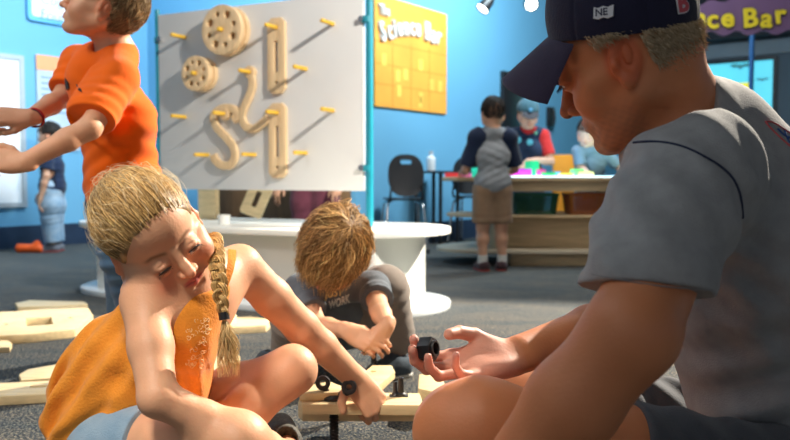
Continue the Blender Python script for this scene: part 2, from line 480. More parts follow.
# ---- left wall signs
s0, z0 = on(26, 20, A0, UD); s1 = on(78, 22, A0, UD)[0]
t = thing('wall_sign', 'white wall sign with pale blue rim and grey writing above the boy in orange', 'sign', tuple(A0 + UD * s0 + V(0, 0, z0)))
inv = Matrix.Translation(-t.location)
mbl = mat('sign_rim_blue', (.12, .45, .75), .5, noise=.05, nscale=9)
MB().prism(rrect(s0, z0, s1, z0 + .7, .04), .005, .03, M=inv @ MU).build('rim', mbl, t)
MB().prism(rrect(s0 + .035, z0 + .04, s1 - .03, z0 + .66, .03), .03, .036, M=inv @ MU).build('face', white_s, t)
for i, (w, yy) in enumerate((('Cog', 23), ('Foun', 9.5))):
    sa, za = on(38, 31 - (9.5 if i else 23) if False else (17 if i else 2), A0, UD)
    text_mesh('lettering', w, inv @ MU @ Matrix.Translation((sa, za - .015, .037)), .125, letter_b, t, ext=.002)
sa, sb = on(-30, 60, A0, UD)[0], on(22, 60, A0, UD)[0]; zb, zt = on(20, 207, A0, UD)[1], on(20, 56, A0, UD)[1]
t = thing('whiteboard', 'large blank white board in a grey frame at the left edge of the blue wall', 'whiteboard', tuple(A0 + UD * sa + V(0, 0, zb)))
inv = Matrix.Translation(-t.location)
MB().prism(rectpts(sa, zb, sb, zt), .005, .035, holes=[rectpts(sa + .04, zb + .04, sb - .04, zt - .04)], M=inv @ MU).build('frame', grey_f, t)
MB().box((sa + .04, zb + .04, .006), (sb - .04, zt - .04, .022), inv @ MU).build('board', white_s, t)
sa, sb = on(35, 60, A0, UD)[0], on(76, 60, A0, UD)[0]; zb, zt = on(50, 150, A0, UD)[1], on(40, 55, A0, UD)[1]
t = thing('wall_poster', 'white information poster with orange heading behind the boy in orange', 'poster', tuple(A0 + UD * sa + V(0, 0, zb)))
inv = Matrix.Translation(-t.location)
postg = mat('poster_grey', (.50, .60, .66), .6, noise=.15, nscale=5)
orange_h = mat('poster_heading', (.90, .36, .16), .6, noise=.05, nscale=9)
MB().box((sa, zb, .004), (sb, zt, .02), inv @ MU).build('board', postg, t)
MB().box((sa, zt - .13, .02), (sb, zt, .024), inv @ MU).build('heading', orange_h, t)
MB().box((sa + .15, zb + .02, .02), (sb, zb + .2, .024), inv @ MU).build('picture', orange_h, t)
for k in range(7):
    MB().box((sa + .04, zt - .2 - k * .05, .02), (sb - .05 - .03 * (k % 3), zt - .185 - k * .05, .022), inv @ MU).build('text_line', letter_b, t)
text_mesh('lettering', 'Balls', inv @ MU @ Matrix.Translation((sa + .17, zt - .105, .025)), .09, letter_w, t, ext=.001) if False else None

# ---- orange poster with the shop-style title
sa, sb = on(373, 50, K2, UD)[0], on(445, 50, K2, UD)[0]; zb, zt = on(409, 110, K2, UD)[1], on(409, 4, K2, UD)[1]
t = thing('wall_poster', 'orange square wall panel headed with raised white letters above the black chairs', 'poster', tuple(K2 + UD * sa + V(0, 0, zb)))
inv = Matrix.Translation(-t.location)
MB().prism(rectpts(sa, zb, sb, zt), .004, .02, M=inv @ MQ).build('board', orange_s, t, smooth=False)
wd, hh = sb - sa, zt - zb
for k in (.2, .38, .58): MB().box((sa, zb + hh * k, .02), (sb, zb + hh * k + .008, .0215), inv @ MQ).build('grid_line', orange_l, t)
for k in (.22, .47, .73): MB().box((sa + wd * k, zb, .02), (sa + wd * k + .008, zb + hh * .62, .0215), inv @ MQ).build('grid_line', orange_l, t)
rr_ = random.Random(3)
ylw = mat('poster_yellow', (.98, .60, .10), .6, noise=.1, nscale=6)
for k in range(9):
    cx = sa + wd * rr_.uniform(.1, .9); cy = zb + hh * rr_.uniform(.06, .5)
    MB().box((cx - .035, cy - .05, .0205), (cx + .035, cy + .05, .0225), inv @ MQ).build('picture', ylw, t)
XS = .66
def title(word, sx, sy, size, rot, mats, M, parent, ext=.012):
    x = sx
    for i, ch in enumerate(word):
        if ch == ' ': x += XS * size * .3; continue
        R = Matrix.Translation((x, sy(i), .034)) @ Matrix.Rotation(rot(i), 4, 'Z')
        o = text_mesh('letter', ch, M @ R @ Matrix.Translation((0, 0, -.012)) @ Matrix.Diagonal((XS, 1, 1, 1)), size, mats[1], parent, ext=.008, bold=size * .045)
        a = text_mesh('letter_face', ch, M @ R @ Matrix.Diagonal((XS, 1, 1, 1)), size, mats[0], o, ext=ext, bold=size * .018)
        w = max(v.co.x for v in o.data.vertices)
        x += XS * size * {'i': .34, 'T': .6, 'S': .64, 'B': .68, 'r': .46, 'c': .55}.get(ch, .62)
title('The', sa + .045, lambda i: zt - .165, .12, lambda i: .1, (letter_w, letter_g), inv @ MQ, t)
title('Science Bar', sa + .075, lambda i: zt - .385 + .115 * math.sin(min(i, 9) / 7 * 1.7), .225, lambda i: .3 - i * .05, (letter_w, letter_g), inv @ MQ, t)

# ---- wall mounted bits behind the table group
def on_wall_box(name, label, cat, px0, px1, py0, py1, P0, d, n, M, depth, m, bev=.01):
    sa, sb = on(px0, py0, P0, d)[0], on(px1, py0, P0, d)[0]; pm = (px0 + px1) / 2
    za, zb_ = on(pm, py1, P0, d)[1], on(pm, py0, P0, d)[1]
    o = MB().box((sa, za, 0), (sb, zb_, depth), M, bev=bev).build(name, m); return tag(o, label, cat)
on_wall_box('wall_monitor', 'dark wall monitor half hidden behind the child in the grey cap', 'monitor', 500, 520, 73, 128, K2, UD, NU, MQ, .05, black_p)
sa, za = on(546, 118, K2, UD)
t = thing('wall_phone', 'black wall phone between the two children behind the light table', 'phone', tuple(K2 + UD * sa + V(0, 0, za)))
inv = Matrix.Translation(-t.location)
MB().box((sa, za - .1, 0), (sa + .14, za + .13, .05), inv @ MQ, bev=.012).build('body', black_p, t)
MB().tube([(sa + .03, za - .08, .075), (sa + .03, za + .0, .09), (sa + .03, za + .1, .075)], .022, 10, M=inv @ MQ).build('handset', black_p, t)

# ---- screen wall at right
sa, sb = on(640, 100, K3, VD)[0], on(777, 100, K3, VD)[0]; zt, zb = on(740, 59, K3, VD)[1], on(740, 165, K3, VD)[1]
t = thing('projection_screen', 'bright cyan screen showing bats and a yellow square behind the man', 'screen', tuple(K3 + VD * sa + V(0, 0, zb)))
inv = Matrix.Translation(-t.location)
cyan_e = mat('screen_cyan', (.12, .72, .90), .3, noise=.12, nscale=1.5, emit=.85)
yel_e = mat('screen_yellow', (.95, .85, .03), .3, noise=.03, nscale=3, emit=.8)
bat_e = mat('screen_bat', (.06, .33, .38), .4, noise=.1, nscale=9, emit=.35)
MB().prism(rectpts(sa, zb, sb, zt), .005, .06, holes=[rectpts(sa + .05, zb + .05, sb - .05, zt - .05)], M=inv @ MS).build('frame', black_p, t)
MB().box((sa + .05, zb + .05, .01), (sb - .05, zt - .05, .03), inv @ MS).build('display', cyan_e, t)
y0, y1 = on(712, 100, K3, VD)[0], on(749, 100, K3, VD)[0]
MB().box((y0, on(730, 106, K3, VD)[1], .03), (y1, on(730, 84, K3, VD)[1], .034), inv @ MS).build('yellow_square', yel_e, t)
BAT = [(-1, .1), (-.6, .32), (-.25, .3), (-.1, .15), (-.07, .32), (0, .22), (.07, .32), (.1, .15), (.25, .3), (.6, .32), (1, .1), (.7, .08), (.5, -.12), (.3, -.02), (.12, -.2), (0, -.32), (-.12, -.2), (-.3, -.02), (-.5, -.12), (-.7, .08)]
for px, py, sz in ((741, 67, .17), (763, 80, .10), (700, 72, .08), (768, 118, .05)):
    cx, cy = on(px, py, K3, VD)
    MB().prism([(cx + a * sz, cy + b * sz * .8) for a, b in BAT], .03, .034, M=inv @ MS).build('bat_shape', bat_e, t)
for nm, py0, py1, mm in (('trim_1', 36, 46, mat('pale_beam', (.30, .37, .42), .6, noise=.1, nscale=4)),):
    sa, sb = on(600, 40, K3, VD)[0], 5.2; 
    struct(MB().box((0, on(740, 57, K3, VD)[1], .0), (5.2, on(740, 42, K3, VD)[1], .05), MS).build(nm, mm, smooth=False))
struct(MB().box((0, on(740, 41, K3, VD)[1], .0), (5.2, 3.29, .35), MS).build('trim_2', mat('dark_header', (.012, .02, .035), .6, noise=.2, nscale=4), smooth=False))

# ---- hanging sign, yellow letters on purple
SY = 6.2; dS = unit(V(1, -.10, 0)); P_S = W(640, 22, SY); MSg = frameM(P_S, dS, V(0, 0, 1))
pur = mat('sign_purple', (.15, .085, .20), .6, noise=.1, nscale=5); yelL = mat('sign_letter_yellow', (.72, .58, .03), .5, noise=.05, nscale=9)
grn = mat('sign_green', (.16, .50, .16), .5, noise=.05, nscale=9); dkp = mat('sign_dark_purple', (.05, .02, .08), .5, noise=.1, nscale=9)
t = thing('hanging_sign', 'purple hanging sign with curly yellow letters behind the cap', 'sign', tuple(P_S))
inv = Matrix.Translation(-t.location)
word = 'The Science Bar'; size = .178; adv = {' ': .32, 'i': .32, 'T': .6, 'h': .6, 'S': .64, 'B': .70, 'r': .46, 'c': .55, 'a': .6, 'n': .62, 'e': .6}
tot = sum(adv[c] for c in word) * size; x = (778 - 640) / F_PX * SY - tot; x0 = x
top = []; bot = []; nx = 40
for i in range(nx + 1):
    q = x0 - .08 + (tot + .15) * i / nx; top.append((q, .17 + .022 * math.sin(i * 1.1) + .05 * math.sin(i / nx * 9))); bot.append((q, -.095 + .02 * math.sin(i * 1.3 + 1)))
MB().prism(top[::-1] + bot, -.03, 0, M=inv @ MSg).build('backing', pur, t)
for i, ch in enumerate(word):
    if ch != ' ':
        R = Matrix.Translation((x, -.045 + .015 * math.sin(i * 1.9) + .0 * i, .012)) @ Matrix.Rotation(.10 * math.sin(i * 2.3), 4, 'Z')
        o = text_mesh('letter', ch, inv @ MSg @ R @ Matrix.Translation((0, 0, -.008)), size * 1.1, dkp, t, ext=.006, bold=size * .075)
        text_mesh('letter_face', ch, inv @ MSg @ R, size * 1.1, yelL, o, ext=.008, bold=size * .035)
    x += adv[ch] * size
MB().box((x + .06, -.02, .0), (x + .3, .07, .012), inv @ MSg, bev=.005).build('green_panel', grn, t)
MB().box((x + .05, -.08, -.03), (x + .4, .13, 0), inv @ MSg, bev=.01).build('side_backing', pur, t)
for xx in (x0 + .2, x - .3): MB().tube([(xx, .15, -.015), (xx, 3.29 - P_S[2], -.015)], .006, 8, M=inv @ MSg).build('hanging_rod', black_m, t)
pp = W(752, 45, 7.2)
tag(MB().tube([(pp[0], pp[1], .0), (pp[0], pp[1], 3.29)], .022, 14).build('blue_post', mat('post_blue', (.01, .09, .26), .4, noise=.1, nscale=9)), 'thin dark blue post between screen and hanging sign', 'post')

# ---- ceiling track with spot lamps
TY = 6.4; q = W(527, 3, TY); tz = W(527, -9, TY)[2]
t = thing('track_rail', 'black lighting track near the top edge above the cap', 'track light', (q[0], q[1], tz))
MB().box((-1.6, -.02, 0), (1.6, .02, .03)).build('rail', black_m, t)
for xx in (-1.2, 1.2): MB().tube([(xx, 0, .03), (xx, 0, 3.29 - tz)], .008, 8).build('drop_rod', black_m, t)
lamp_e = mat('lamp_glow', (1, .93, .78), .3, noise=.01, emit=14)
def spot_lamp(x, y, z, aim, label):
    t = thing('spot_lamp', label, 'lamp', (x, y, z), 0, 'spot lamps on the ceiling track')
    a = unit(aim); u = V(0, 0, 1); M = frameM(V(0, 0, -.10), unit(np.cross(V(0, 1, .01), a)), np.cross(a, unit(np.cross(V(0, 1, .01), a))))
    M = frameM(V(0, 0, -.10), np.cross(V(0, 0, 1) + V(.01, 0, 0), a), np.cross(a, np.cross(V(0, 0, 1) + V(.01, 0, 0), a)))
    MB().tube([(0, 0, 0), (0, 0, -.08)], .008, 8).build('stem', black_m, t)
    MB().lathe([(.0, -.07), (.03, -.07), (.045, -.03), (.055, .06), (.05, .06), (.043, 0), (0, -.01)], 24, M).build('housing', black_m, t)
    MB().lathe([(0, .045), (.045, .05), (.045, .046), (0, .04)], 24, M).build('bulb', lamp_e, t)
spot_lamp(q[0] + .02, TY, tz, V(.15, -1, -.28), 'lit black spot lamp on the track just above the cap brim')
spot_lamp(q[0] - .32, TY, tz, V(-.7, -.3, -.9), 'small dark spot lamp on the track left of the lit one')

# ============================================================ toy table with pegboard panel
DP = V(.896, -.445, 0); NP = V(-.445, -.896, 0); PP = V(-.12, 3.8, 0)
rz = math.atan2(DP[1], DP[0])
t = thing('play_table', 'long white play table with rounded ends behind the toddler', 'table', tuple(PP), rz)
edge_m = mat('white_edge', (.66, .70, .70), .3, noise=.03, nscale=9)
MB().prism(obround(-1.35, 0, .385), .352, .380, bev=.005).build('tabletop', white_l, t)
MB().box((-1.5, -.27, .03), (.17, .27, .352), bev=.004).build('base_box', white_l, t)
MB().prism(obround(-1.35, 0, .385), 0, .03, bev=.006).build('foot_plate', edge_m, t)
# panel
t = thing('peg_panel', 'large grey white peg panel standing on the white play table', 'panel', tuple(PP + V(0, 0, .38)), rz)
PB, PT = .549 - .38, 1.485 - .38
MB().box((-1.285, -.012, PB), (-.03, .012, PT), bev=.003).build('board', white_p, t)
MB().tube([(0, 0, 0), (0, 0, PT + .35)], .017, 16).build('pole', teal_m, t)
MB().tube([(-1.30, 0, 0), (-1.30, 0, PT + .03)], .014, 16).build('pole', teal_m, t)
for xx, zz in ((-.012, PT - .13), (-.012, PB + .11), (-1.292, PT - .13), (-1.292, PB + .11)):
    cl = MB().tube([(xx, 0, zz - .014), (xx, 0, zz + .014)], .026, 14).build('clamp', teal_m, t)
    sgn = -1 if xx > -.5 else 1
    MB().tube([(xx + sgn * .022, -.028, zz), (xx + sgn * .022, .0, zz)], .014, 14).build('knob', chrome, cl)
Pp = PP
def panel_xy(px, py, off=0):
    P0 = PP + NP * (.012 + off); s, z = on(px, py, P0, DP); return s, z - .38
Mpan = frameM(PP + V(0, 0, .38), DP, V(0, 0, 1))     # x along the panel, y up, z towards the viewer (NP)
peg_m = mat('yellow_peg_wood', (.78, .48, .05), .4, noise=.15, nscale=20)
pegs = [(185, 37.5), (333, 24), (306, 69), (333, 110.5), (185, 117), (208, 155), (255, 154.7), (306, 153),
        (231, 32), (205, 75), (278, 28), (252, 72.5), (279, 113), (226.6, 114)]
def peg_local(cx, cy): return MB().tube([(cx, cy, .010), (cx, cy, .115), (cx, cy, .12)], [.0105, .0105, .007], 12, M=Matrix.Rotation(math.pi / 2, 4, 'X'))
for px, py in pegs:
    x, z = panel_xy(px, py); peg_local(x, z).build('peg', peg_m, t)
def piece(name, label, cat, px, py, group=None):
    x, z = panel_xy(px, py); P = PP + V(0, 0, .38) + DP * x + V(0, 0, z) + NP * .012
    o = thing(name, label, cat, tuple(P), rz, group); return o, x, z
RX = Matrix.Rotation(math.pi / 2, 4, 'X')           # local prism: x along, y up, z outwards
def wheel(px, py, R, label, n, r1):
    o, x, z = piece('holed_disc', label, 'wheel', px, py, 'wooden wheels hung on the panel')
    def holes(k, big):
        H = []
        for i in range(n):
            a = 2 * math.pi * i / n + .3; H.append(circ(R * .64 * math.cos(a), R * .64 * math.sin(a), R * (.16 if i % 2 else .11) * big, 14))
        return H + [circ(0, 0, .0125, 14)]
    MB().prism(circ(0, 0, R, 40), .001, .028, M=RX, bev=.003, holes=[circ(0, 0, .0125, 14)]).build('back_disc', wood_m, o)
    MB().prism(circ(0, 0, R * .86, 40), .0285, .05, M=RX, holes=[circ(0, 0, .0125, 14)]).build('hub_disc', wood_m, o)
    MB().prism(circ(0, 0, R, 40), .0505, .08, M=RX, bev=.003, holes=holes(0, 1)).build('front_disc', wood_m, o)
wheel(231, 32, .125, 'larger holed wooden wheel hung at the top of the panel', 8, 1)
wheel(205, 75, .090, 'smaller holed wooden wheel hung lower left on the panel', 8, 1)
def slot_bar(px, py, H, label):
    o, x, z = piece('slotted_bar', label, 'wooden piece', px, py, 'wooden slotted bars on the panel')
    w = .052
    MB().prism(chamfrect(-w, -H * .81, w, H * .12, .024), .001, .02, M=RX, bev=.002,
               holes=[rrect(-.011, -H * .55, .011, -H * .16, .008), circ(0, -H * .68, .010, 12), circ(0, 0, .0125, 14)]).build('bar', wood_m, o)
    bpy.data.objects.remove(o.children[0]) if False else None
slot_bar(278, 28, .40, 'upper wooden slotted bar hung on the panel')
slot_bar(279, 113, .40, 'lower wooden slotted bar hung on the panel')
def hook(px, py, P, label):
    o, x, z = piece('wooden_hook', label, 'wooden piece', px, py, 'curvy wooden hooks on the panel')
    pts = [np.array([a, -.014, b]) for a, b in P]; pts = spline(pts, 8)
    MB().tube(pts, .02, 12, flat=(.043, .024), up=(0, 1, 0)).build('curved_bar', wood_m, o)
    MB().prism(circ(0, 0, .032, 24), .001, .027, M=RX, holes=[circ(0, 0, .0125, 14)], bev=.002).build('eye', wood_m, o)
def rel(px0, py0, L):
    x0, z0 = panel_xy(px0, py0); return [(panel_xy(a, b)[0] - x0, panel_xy(a, b)[1] - z0) for a, b in L]
zz4 = lambda L: [(150 + a / 2.935, b / 2.935) for a, b in L]
hook(252, 72.5, rel(252, 72.5, zz4([(302, 222), (306, 250), (296, 285), (282, 315), (276, 345), (288, 372), (312, 378), (335, 362), (352, 345)])), 'right hand curvy wooden hook hung beside the slotted bars')
hook(226.6, 114, rel(226.6, 114, zz4([(250, 352), (262, 340), (252, 322), (225, 318), (200, 330), (192, 350), (205, 378), (228, 402), (250, 432), (254, 462), (240, 484), (215, 484), (198, 470), (192, 455)])), 'lower left curvy wooden hook ending in a loop')

# ---- things on the play table
def tabp(px, py, Y): return W(px, py, Y)
P = W(250, 223, 4.30); P[2] = .3802
t = tag(MB().prism(chamfrect(-.062, 0, .062, .38, .012), 0, .022, holes=[rrect(-.015, .05, .015, .14, .008), circ(0, .23, .011, 12)],
      M=Matrix.Rotation(.36, 4, 'Y') @ Matrix.Rotation(math.pi / 2 - .28, 4, 'X'), bev=.002).build('slotted_plank', wood_f),
      'pale slotted wooden plank leaning under the panel on the play table', 'plank')
t.location = P + V(0, 0, .026); t.rotation_euler = (0, 0, -.1)
P = W(209, 222, 4.42)
o = tag(MB().box((-.06, -.02, 0), (.06, .02, .20), bev=.004).build('wood_block', wood_f), 'upright light wooden block beside the white cup on the play table', 'block'); o.location = (P[0], P[1], .3805); o.rotation_euler = (0, 0, rz)
P = W(224, 222, 4.0)
o = tag(MB().lathe([(0, 0), (.028, 0), (.033, .045), (.030, .045), (.026, .004), (0, .004)], 20).build('paper_cup', white_l), 'small white cup on the play table behind the girl', 'cup'); o.location = (P[0], P[1], .3805)

# ---- cabinet behind the panel
P = W(280, 220, 5.2)
t = thing('storage_cabinet', 'brown wooden storage cabinet seen under the peg panel', 'cabinet', (P[0], P[1], 0), rz)
MB().box((-.42, -.18, .0), (.42, .2, 1.25), bev=.005).build('body', wood_c, t)
for xx in (-.4, .01): 
    d = MB().box((xx, -.2, .06), (xx + .39, -.181, 1.2), bev=.004).build('door', mat('cabinet_door_wood', (.20, .115, .055), .5, noise=.3, nscale=4, stretch=(10, 10, 1)), t)
    MB().box((xx + (.35 if xx < 0 else .02), -.215, .6), (xx + (.365 if xx < 0 else .035), -.2, .7), bev=.003).build('handle', chrome, d)

# ============================================================ chairs, small table
def chair(name):
    t = thing(name, 'x', 'chair')
    S = Matrix.Rotation(math.radians(90), 4, 'X')
    # shell back: oval with hand slot, slightly curved (faces +y = seat in front)
    out = [(.145 * math.copysign(abs(math.cos(a)) ** .75, math.cos(a)), .17 * math.copysign(abs(math.sin(a)) ** .8, math.sin(a))) for a in np.linspace(0, 2 * math.pi, 40, endpoint=False)]
    b = MB().prism(out, -.006, .006, holes=[rrect(-.045, .09, .045, .125, .016)], M=Matrix.Translation((0, -.2, .625)) @ Matrix.Rotation(math.radians(80), 4, 'X')).build('backrest', black_p, t)
    for v in b.data.vertices: v.co.y += .9 * v.co.x ** 2
    MB().prism(rrect(-.155, -.2, .155, .2, .06), .425, .44, bev=.005).build('seat', black_p, t)
    MB().tube([(-.13, -.19, .43), (-.13, -.225, .47), (-.12, -.215, .55)], .009, 8).build('back_support', black_p, t)
    MB().tube([(.13, -.19, .43), (.13, -.225, .47), (.12, -.215, .55)], .009, 8).build('back_support', black_p, t)
    for sx in (-1, 1):
        for sy in (-1, 1):
            l = MB().tube(spline([(sx * .10, sy * .02, .415), (sx * .135, sy * .12, .40), (sx * .15, sy * .16, .33), (sx * .175, sy * .23, .012)], 6), .0105, 10).build('leg', chrome, t)
            MB().tube([(sx * .1745, sy * .229, .0), (sx * .173, sy * .226, .03)], .014, 10).build('foot_cap', black_p, l)
    return t
c0 = chair('plastic_chair'); P = W(403, 200, 6.6); c0.location = (P[0], P[1], 0); c0.rotation_euler = (0, 0, .12)
c0['label'] = 'black plastic chair with chrome legs left of the small dark table'; c0['group'] = 'black chairs along the blue wall'
P = W(473, 200, 7.35); dup(c0, (P[0], P[1], 0), -.35, 'black plastic chair half hidden behind the boy in the raglan shirt')
P = V(.373, 7.12, 0)
t = thing('small_table', 'small dark table between the two black chairs', 'table', (P[0], P[1], 0), .932)
MB().box((-.16, -.15, .645), (.16, .15, .665), bev=.004).build('tabletop', black_p, t)
for sx in (-1, 1):
    for sy in (-1, 1): MB().box((sx * .14 - .012, sy * .13 - .012, 0), (sx * .14 + .012, sy * .13 + .012, .645)).build('leg', black_m, t)
P = W(431, 173, 7.08)
t = thing('white_bottle', 'white bottle standing on the small dark table by the wall', 'bottle', (P[0], P[1], .6655))
MB().lathe([(0, 0), (.035, 0), (.04, .02), (.04, .11), (.018, .135), (.018, .15), (0, .15)], 20).build('body', white_s, t)
MB().lathe([(0, .1505), (.02, .1505), (.02, .175), (0, .175)], 16).build('cap', mat('bottle_cap', (.55, .6, .65), .4, noise=.05), t)

# ============================================================ light table (counter) with baskets
CT = V(.52, 5.85, 0)
t = thing('light_table', 'long wooden light table with shelf and rounded foot plate where the children play', 'table', (0, 0, 0)); t.location = (.72, 5.78, 0)
lx0, lx1 = -.02, 1.9
MB().prism(obround(lx0, lx1, .36), .585, .612, bev=.004).build('tabletop', wood_d, t)
MB().box((lx0 + .05, -.34, .515), (lx1, .34, .585), bev=.003).build('apron', mat('apron_wood', (.56, .41, .23), .5, noise=.25, nscale=4, stretch=(1.2, 14, 14)), t)
MB().prism(obround(lx0, lx1, .33), .335, .352, bev=.003).build('shelf', wood_d, t)
MB().box((lx0, -.2, .115), (lx1, .2, .335), bev=.003).build('base_box', wood_d, t)
MB().box((lx0 + .8, .1, .352), (lx0 + .86, .16, .515)).build('support', wood_d, t)
MB().prism(obround(lx0 - .04, lx1, .36), .09, .115, bev=.004).build('foot_plate', mat('foot_plate_wood', (.60, .52, .38), .4, noise=.15, nscale=5, stretch=(1.5, 12, 12)), t)
MB().box((lx0 + .1, -.29, .0), (lx1, .29, .09), bev=.003).build('plinth', wood_d, t)
glow = mat('light_panel', (.50, .80, 1.0), .4, noise=.02, emit=3)
glow_g = mat('light_panel_green', (.85, 1.0, .45), .4, noise=.05, nscale=3, emit=3)
MB().box((.12, -.28, .6125), (.92, .28, .620), bev=.002).build('light_panel', glow, t)
MB().box((.94, -.28, .6125), (1.7, .28, .620), bev=.002).build('light_panel', glow_g, t)
MB().box((1.28, -.352, .54), (1.36, -.342, .56)).build('slot', black_p, t)
for k, (px, Y, ln, hh, c, nm) in enumerate(((455, 5.75, .14, .03, (.7, .05, .06), 'red'), (468, 5.70, .10, .025, (.8, .12, .45), 'pink'), (476, 5.62, .05, .07, (.02, .7, .5), 'turquoise'), (518, 5.66, .11, .035, (.85, .05, .55), 'magenta'),
        (525, 5.60, .09, .05, (.75, .08, .75), 'violet'), (532, 5.88, .09, .11, (.02, .45, .16), 'tall green'), (541, 5.62, .06, .045, (.9, .1, .4), 'rose'), (549, 5.55, .09, .025, (.05, .6, .15), 'low green'),
        (556, 5.70, .05, .03, (.08, .35, .8), 'blue'), (566, 5.58, .1, .02, (.9, .8, .1), 'yellow'), (577, 5.66, .08, .05, (.2, .8, .25), 'lime'), (586, 5.60, .1, .03, (.95, .9, .3), 'pale yellow'))):
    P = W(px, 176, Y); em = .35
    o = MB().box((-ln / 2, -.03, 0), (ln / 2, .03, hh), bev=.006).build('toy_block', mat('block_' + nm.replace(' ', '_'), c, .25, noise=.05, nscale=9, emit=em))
    zt = .6205 if P[0] - .72 > .14 else .6125
    o.location = (P[0], P[1], zt); o.rotation_euler = (0, 0, (k * .7) % 1.2 - .6)
    tag(o, f'{nm} translucent block lying on the light table' , 'toy block', 'coloured translucent blocks on the light table')
def basket(px, col, name, label, wx=.26):
    P = W(px, 210, 5.62); t = thing('storage_basket', label, 'basket', (P[0], P[1], .3525), 0, 'plastic baskets on the light table shelf')
    m = mat(name, col, .45, noise=.1, nscale=9)
    H = .145; w0, w1, d0, d1 = wx / 2 - .02, wx / 2, .10, .12
    wallp = MB()
    # perforated front / sides built as a lattice
    for s in (-1, 1):
        for k in range(15):
            x = -1 + 2 * k / 14; wallp.tube([(x * w0, s * d0, .005), (x * w1, s * d1, H)], .0035, 6)
        for k in range(8):
            y = -1 + 2 * k / 7; wallp.tube([(s * w0, y * d0, .005), (s * w1, y * d1, H)], .0035, 6)
        for j in range(1, 8):
            q = j / 8; a = w0 + (w1 - w0) * q; b = d0 + (d1 - d0) * q
            wallp.tube([(-a, s * b, H * q), (a, s * b, H * q)], .0035, 6); wallp.tube([(s * a, -b, H * q), (s * a, b, H * q)], .0035, 6)
    wallp.build('lattice_wall', m, t)
    MB().box((-w0, -d0, 0), (w0, d0, .006)).build('bottom', m, t)
    MB().prism(rrect(-w1 - .008, -d1 - .008, w1 + .008, d1 + .008, .02), H - .012, H + .004, holes=[rrect(-w1 + .006, -d1 + .006, w1 - .006, d1 - .006, .015)]).build('rim', m, t)
    MB().prism(rrect(-.045, -.018, .045, .018, .012), -.004, .006, holes=[rrect(-.034, -.009, .034, .009, .008)], M=Matrix.Translation((0, -d1 - .004, H - .035)) @ RX).build('handle', m, t)
    return t
basket(534, (.005, .11, .05), 'basket_green', 'dark green plastic basket on the shelf behind the boy in shorts', .30)
basket(584, (.45, .12, .02), 'basket_orange', 'orange brown plastic basket on the shelf next to the man')
P = W(560, 205, 6.78)
tag(MB().box((P[0] - .06, P[1], 0), (P[0] + .12, P[1] + .05, .80), bev=.01).build('orange_board', mat('orange_board', (.95, .38, .03), .5, noise=.05, nscale=3)), 'upright orange board behind the light table', 'board')

# ============================================================ wooden construction planks on the floor
def plank(name, label, pts_px, z, th, holes_px=(), m=None, bev=.004, group=None, cat='plank', zc=None):
    """outline traced on a horizontal plane of height z+th (its top)"""
    def hit(px, py):
        r = FW + V(1, 0, 0) * ((px - 395) / F_PX) + UPV * ((220 - py) / F_PX); k = (z + th - CAM[2]) / r[2]; return (CAM + k * r)[:2]
    P = [hit(*p) for p in pts_px]; c = np.mean(P, 0); H = []
    for h in holes_px:
        if len(h) == 3: q = hit(h[0], h[1]); H.append(circ(q[0] - c[0], q[1] - c[1], h[2], 18))
        else: H.append([tuple(hit(*p) - c) for p in h])
    P = [tuple(p - c) for p in P]
    o = MB().prism(P, 0, th, holes=H, bev=bev).build(name, m or wood_f)
    o.location = (c[0], c[1], z); return tag(o, label, cat, group)
# wooden construction pieces lying on the floor and the raised frame being bolted together
FT = .030
plank('slotted_beam', 'long slotted wooden beam on the carpet left of the blue jeans', [(-30, 313), (18, 311), (48, 308), (88, 307), (93, 315), (75, 329), (30, 334), (-30, 337)], 0.0, .034,
      [[(25, 318), (51, 316.5), (53, 324), (27, 326)], (5, 324, .012), (69, 317.5, .012)], group=None)
plank('narrow_plank', 'narrow pale plank lying behind the long slotted beam', [(15, 303), (30, 300), (84, 301.5), (88, 304), (60, 306), (18, 307)], 0, .03)
plank('short_plank', 'short wooden plank end at the left photo edge below the slotted beam', [(-25, 340), (8, 340), (12, 343), (10, 347), (-25, 348)], 0, .02)
plank('rounded_plank', 'short wooden plank with cut corners behind the flat plank by the girl', [(19, 374), (28, 369), (80, 360), (86, 366), (60, 377), (21, 380)], 0, .022)
plank('flat_plank', 'flat grooved wooden plank on the carpet beside the orange top', [(-30, 384), (60, 380), (95, 379), (95, 390), (60, 393), (-30, 398)], 0, .026, [[(30, 385.5), (62, 384), (62, 386), (30, 387.5)]])
plank('wooden_disc', 'round holed wooden disc on the carpet behind the blonde braid', [(185 + 30 * math.cos(a) + 22, 316 + 8 * math.sin(a)) for a in np.linspace(0, 2 * math.pi, 30, endpoint=False)], .0305, .025, [(203, 316, .02)])
plank('curved_plank', 'light wooden plank lying under the holed wooden disc', [(176, 322), (250, 316), (272, 319), (266, 325), (180, 330)], 0, .03)
plank('pale_plank', 'pale plank on the carpet under the girl\'s braid', [(172, 362), (232, 350), (240, 356), (226, 368), (176, 378)], 0, .028)

# ---- raised frame: beams on big black screws
ZT = .125
fb = plank('front_beam', 'light wooden beam under the girl\'s hand with a black wing screw', [(298, 401), (306, 391), (420, 393), (424, 405), (302, 404)], ZT - .024, .024, [(327, 400, .007)])
plank('lower_beam', 'lower wooden beam bolted beneath the front beam', [(298, 408), (304, 400), (440, 404), (446, 412), (302, 412)], ZT - .052, .022)
plank('diagonal_beam', 'wooden beam running back to the screw in the toddler\'s hands', [(352, 389), (358, 377), (372, 365), (392, 365), (395, 371), (378, 386), (372, 391)], ZT + .0005, .020, [(373, 371, .008)])
plank('left_board', 'pale wooden board behind the wing screw beside the girl\'s knee', [(299, 393), (312, 384), (330, 381), (350, 389), (345, 391.5), (306, 393.5)], ZT + .0005, .018)
plank('side_board', 'pale wooden end block of the frame below the man\'s hand', [(418, 388), (419, 374), (441, 372), (445, 384), (436, 392)], .05, .030)
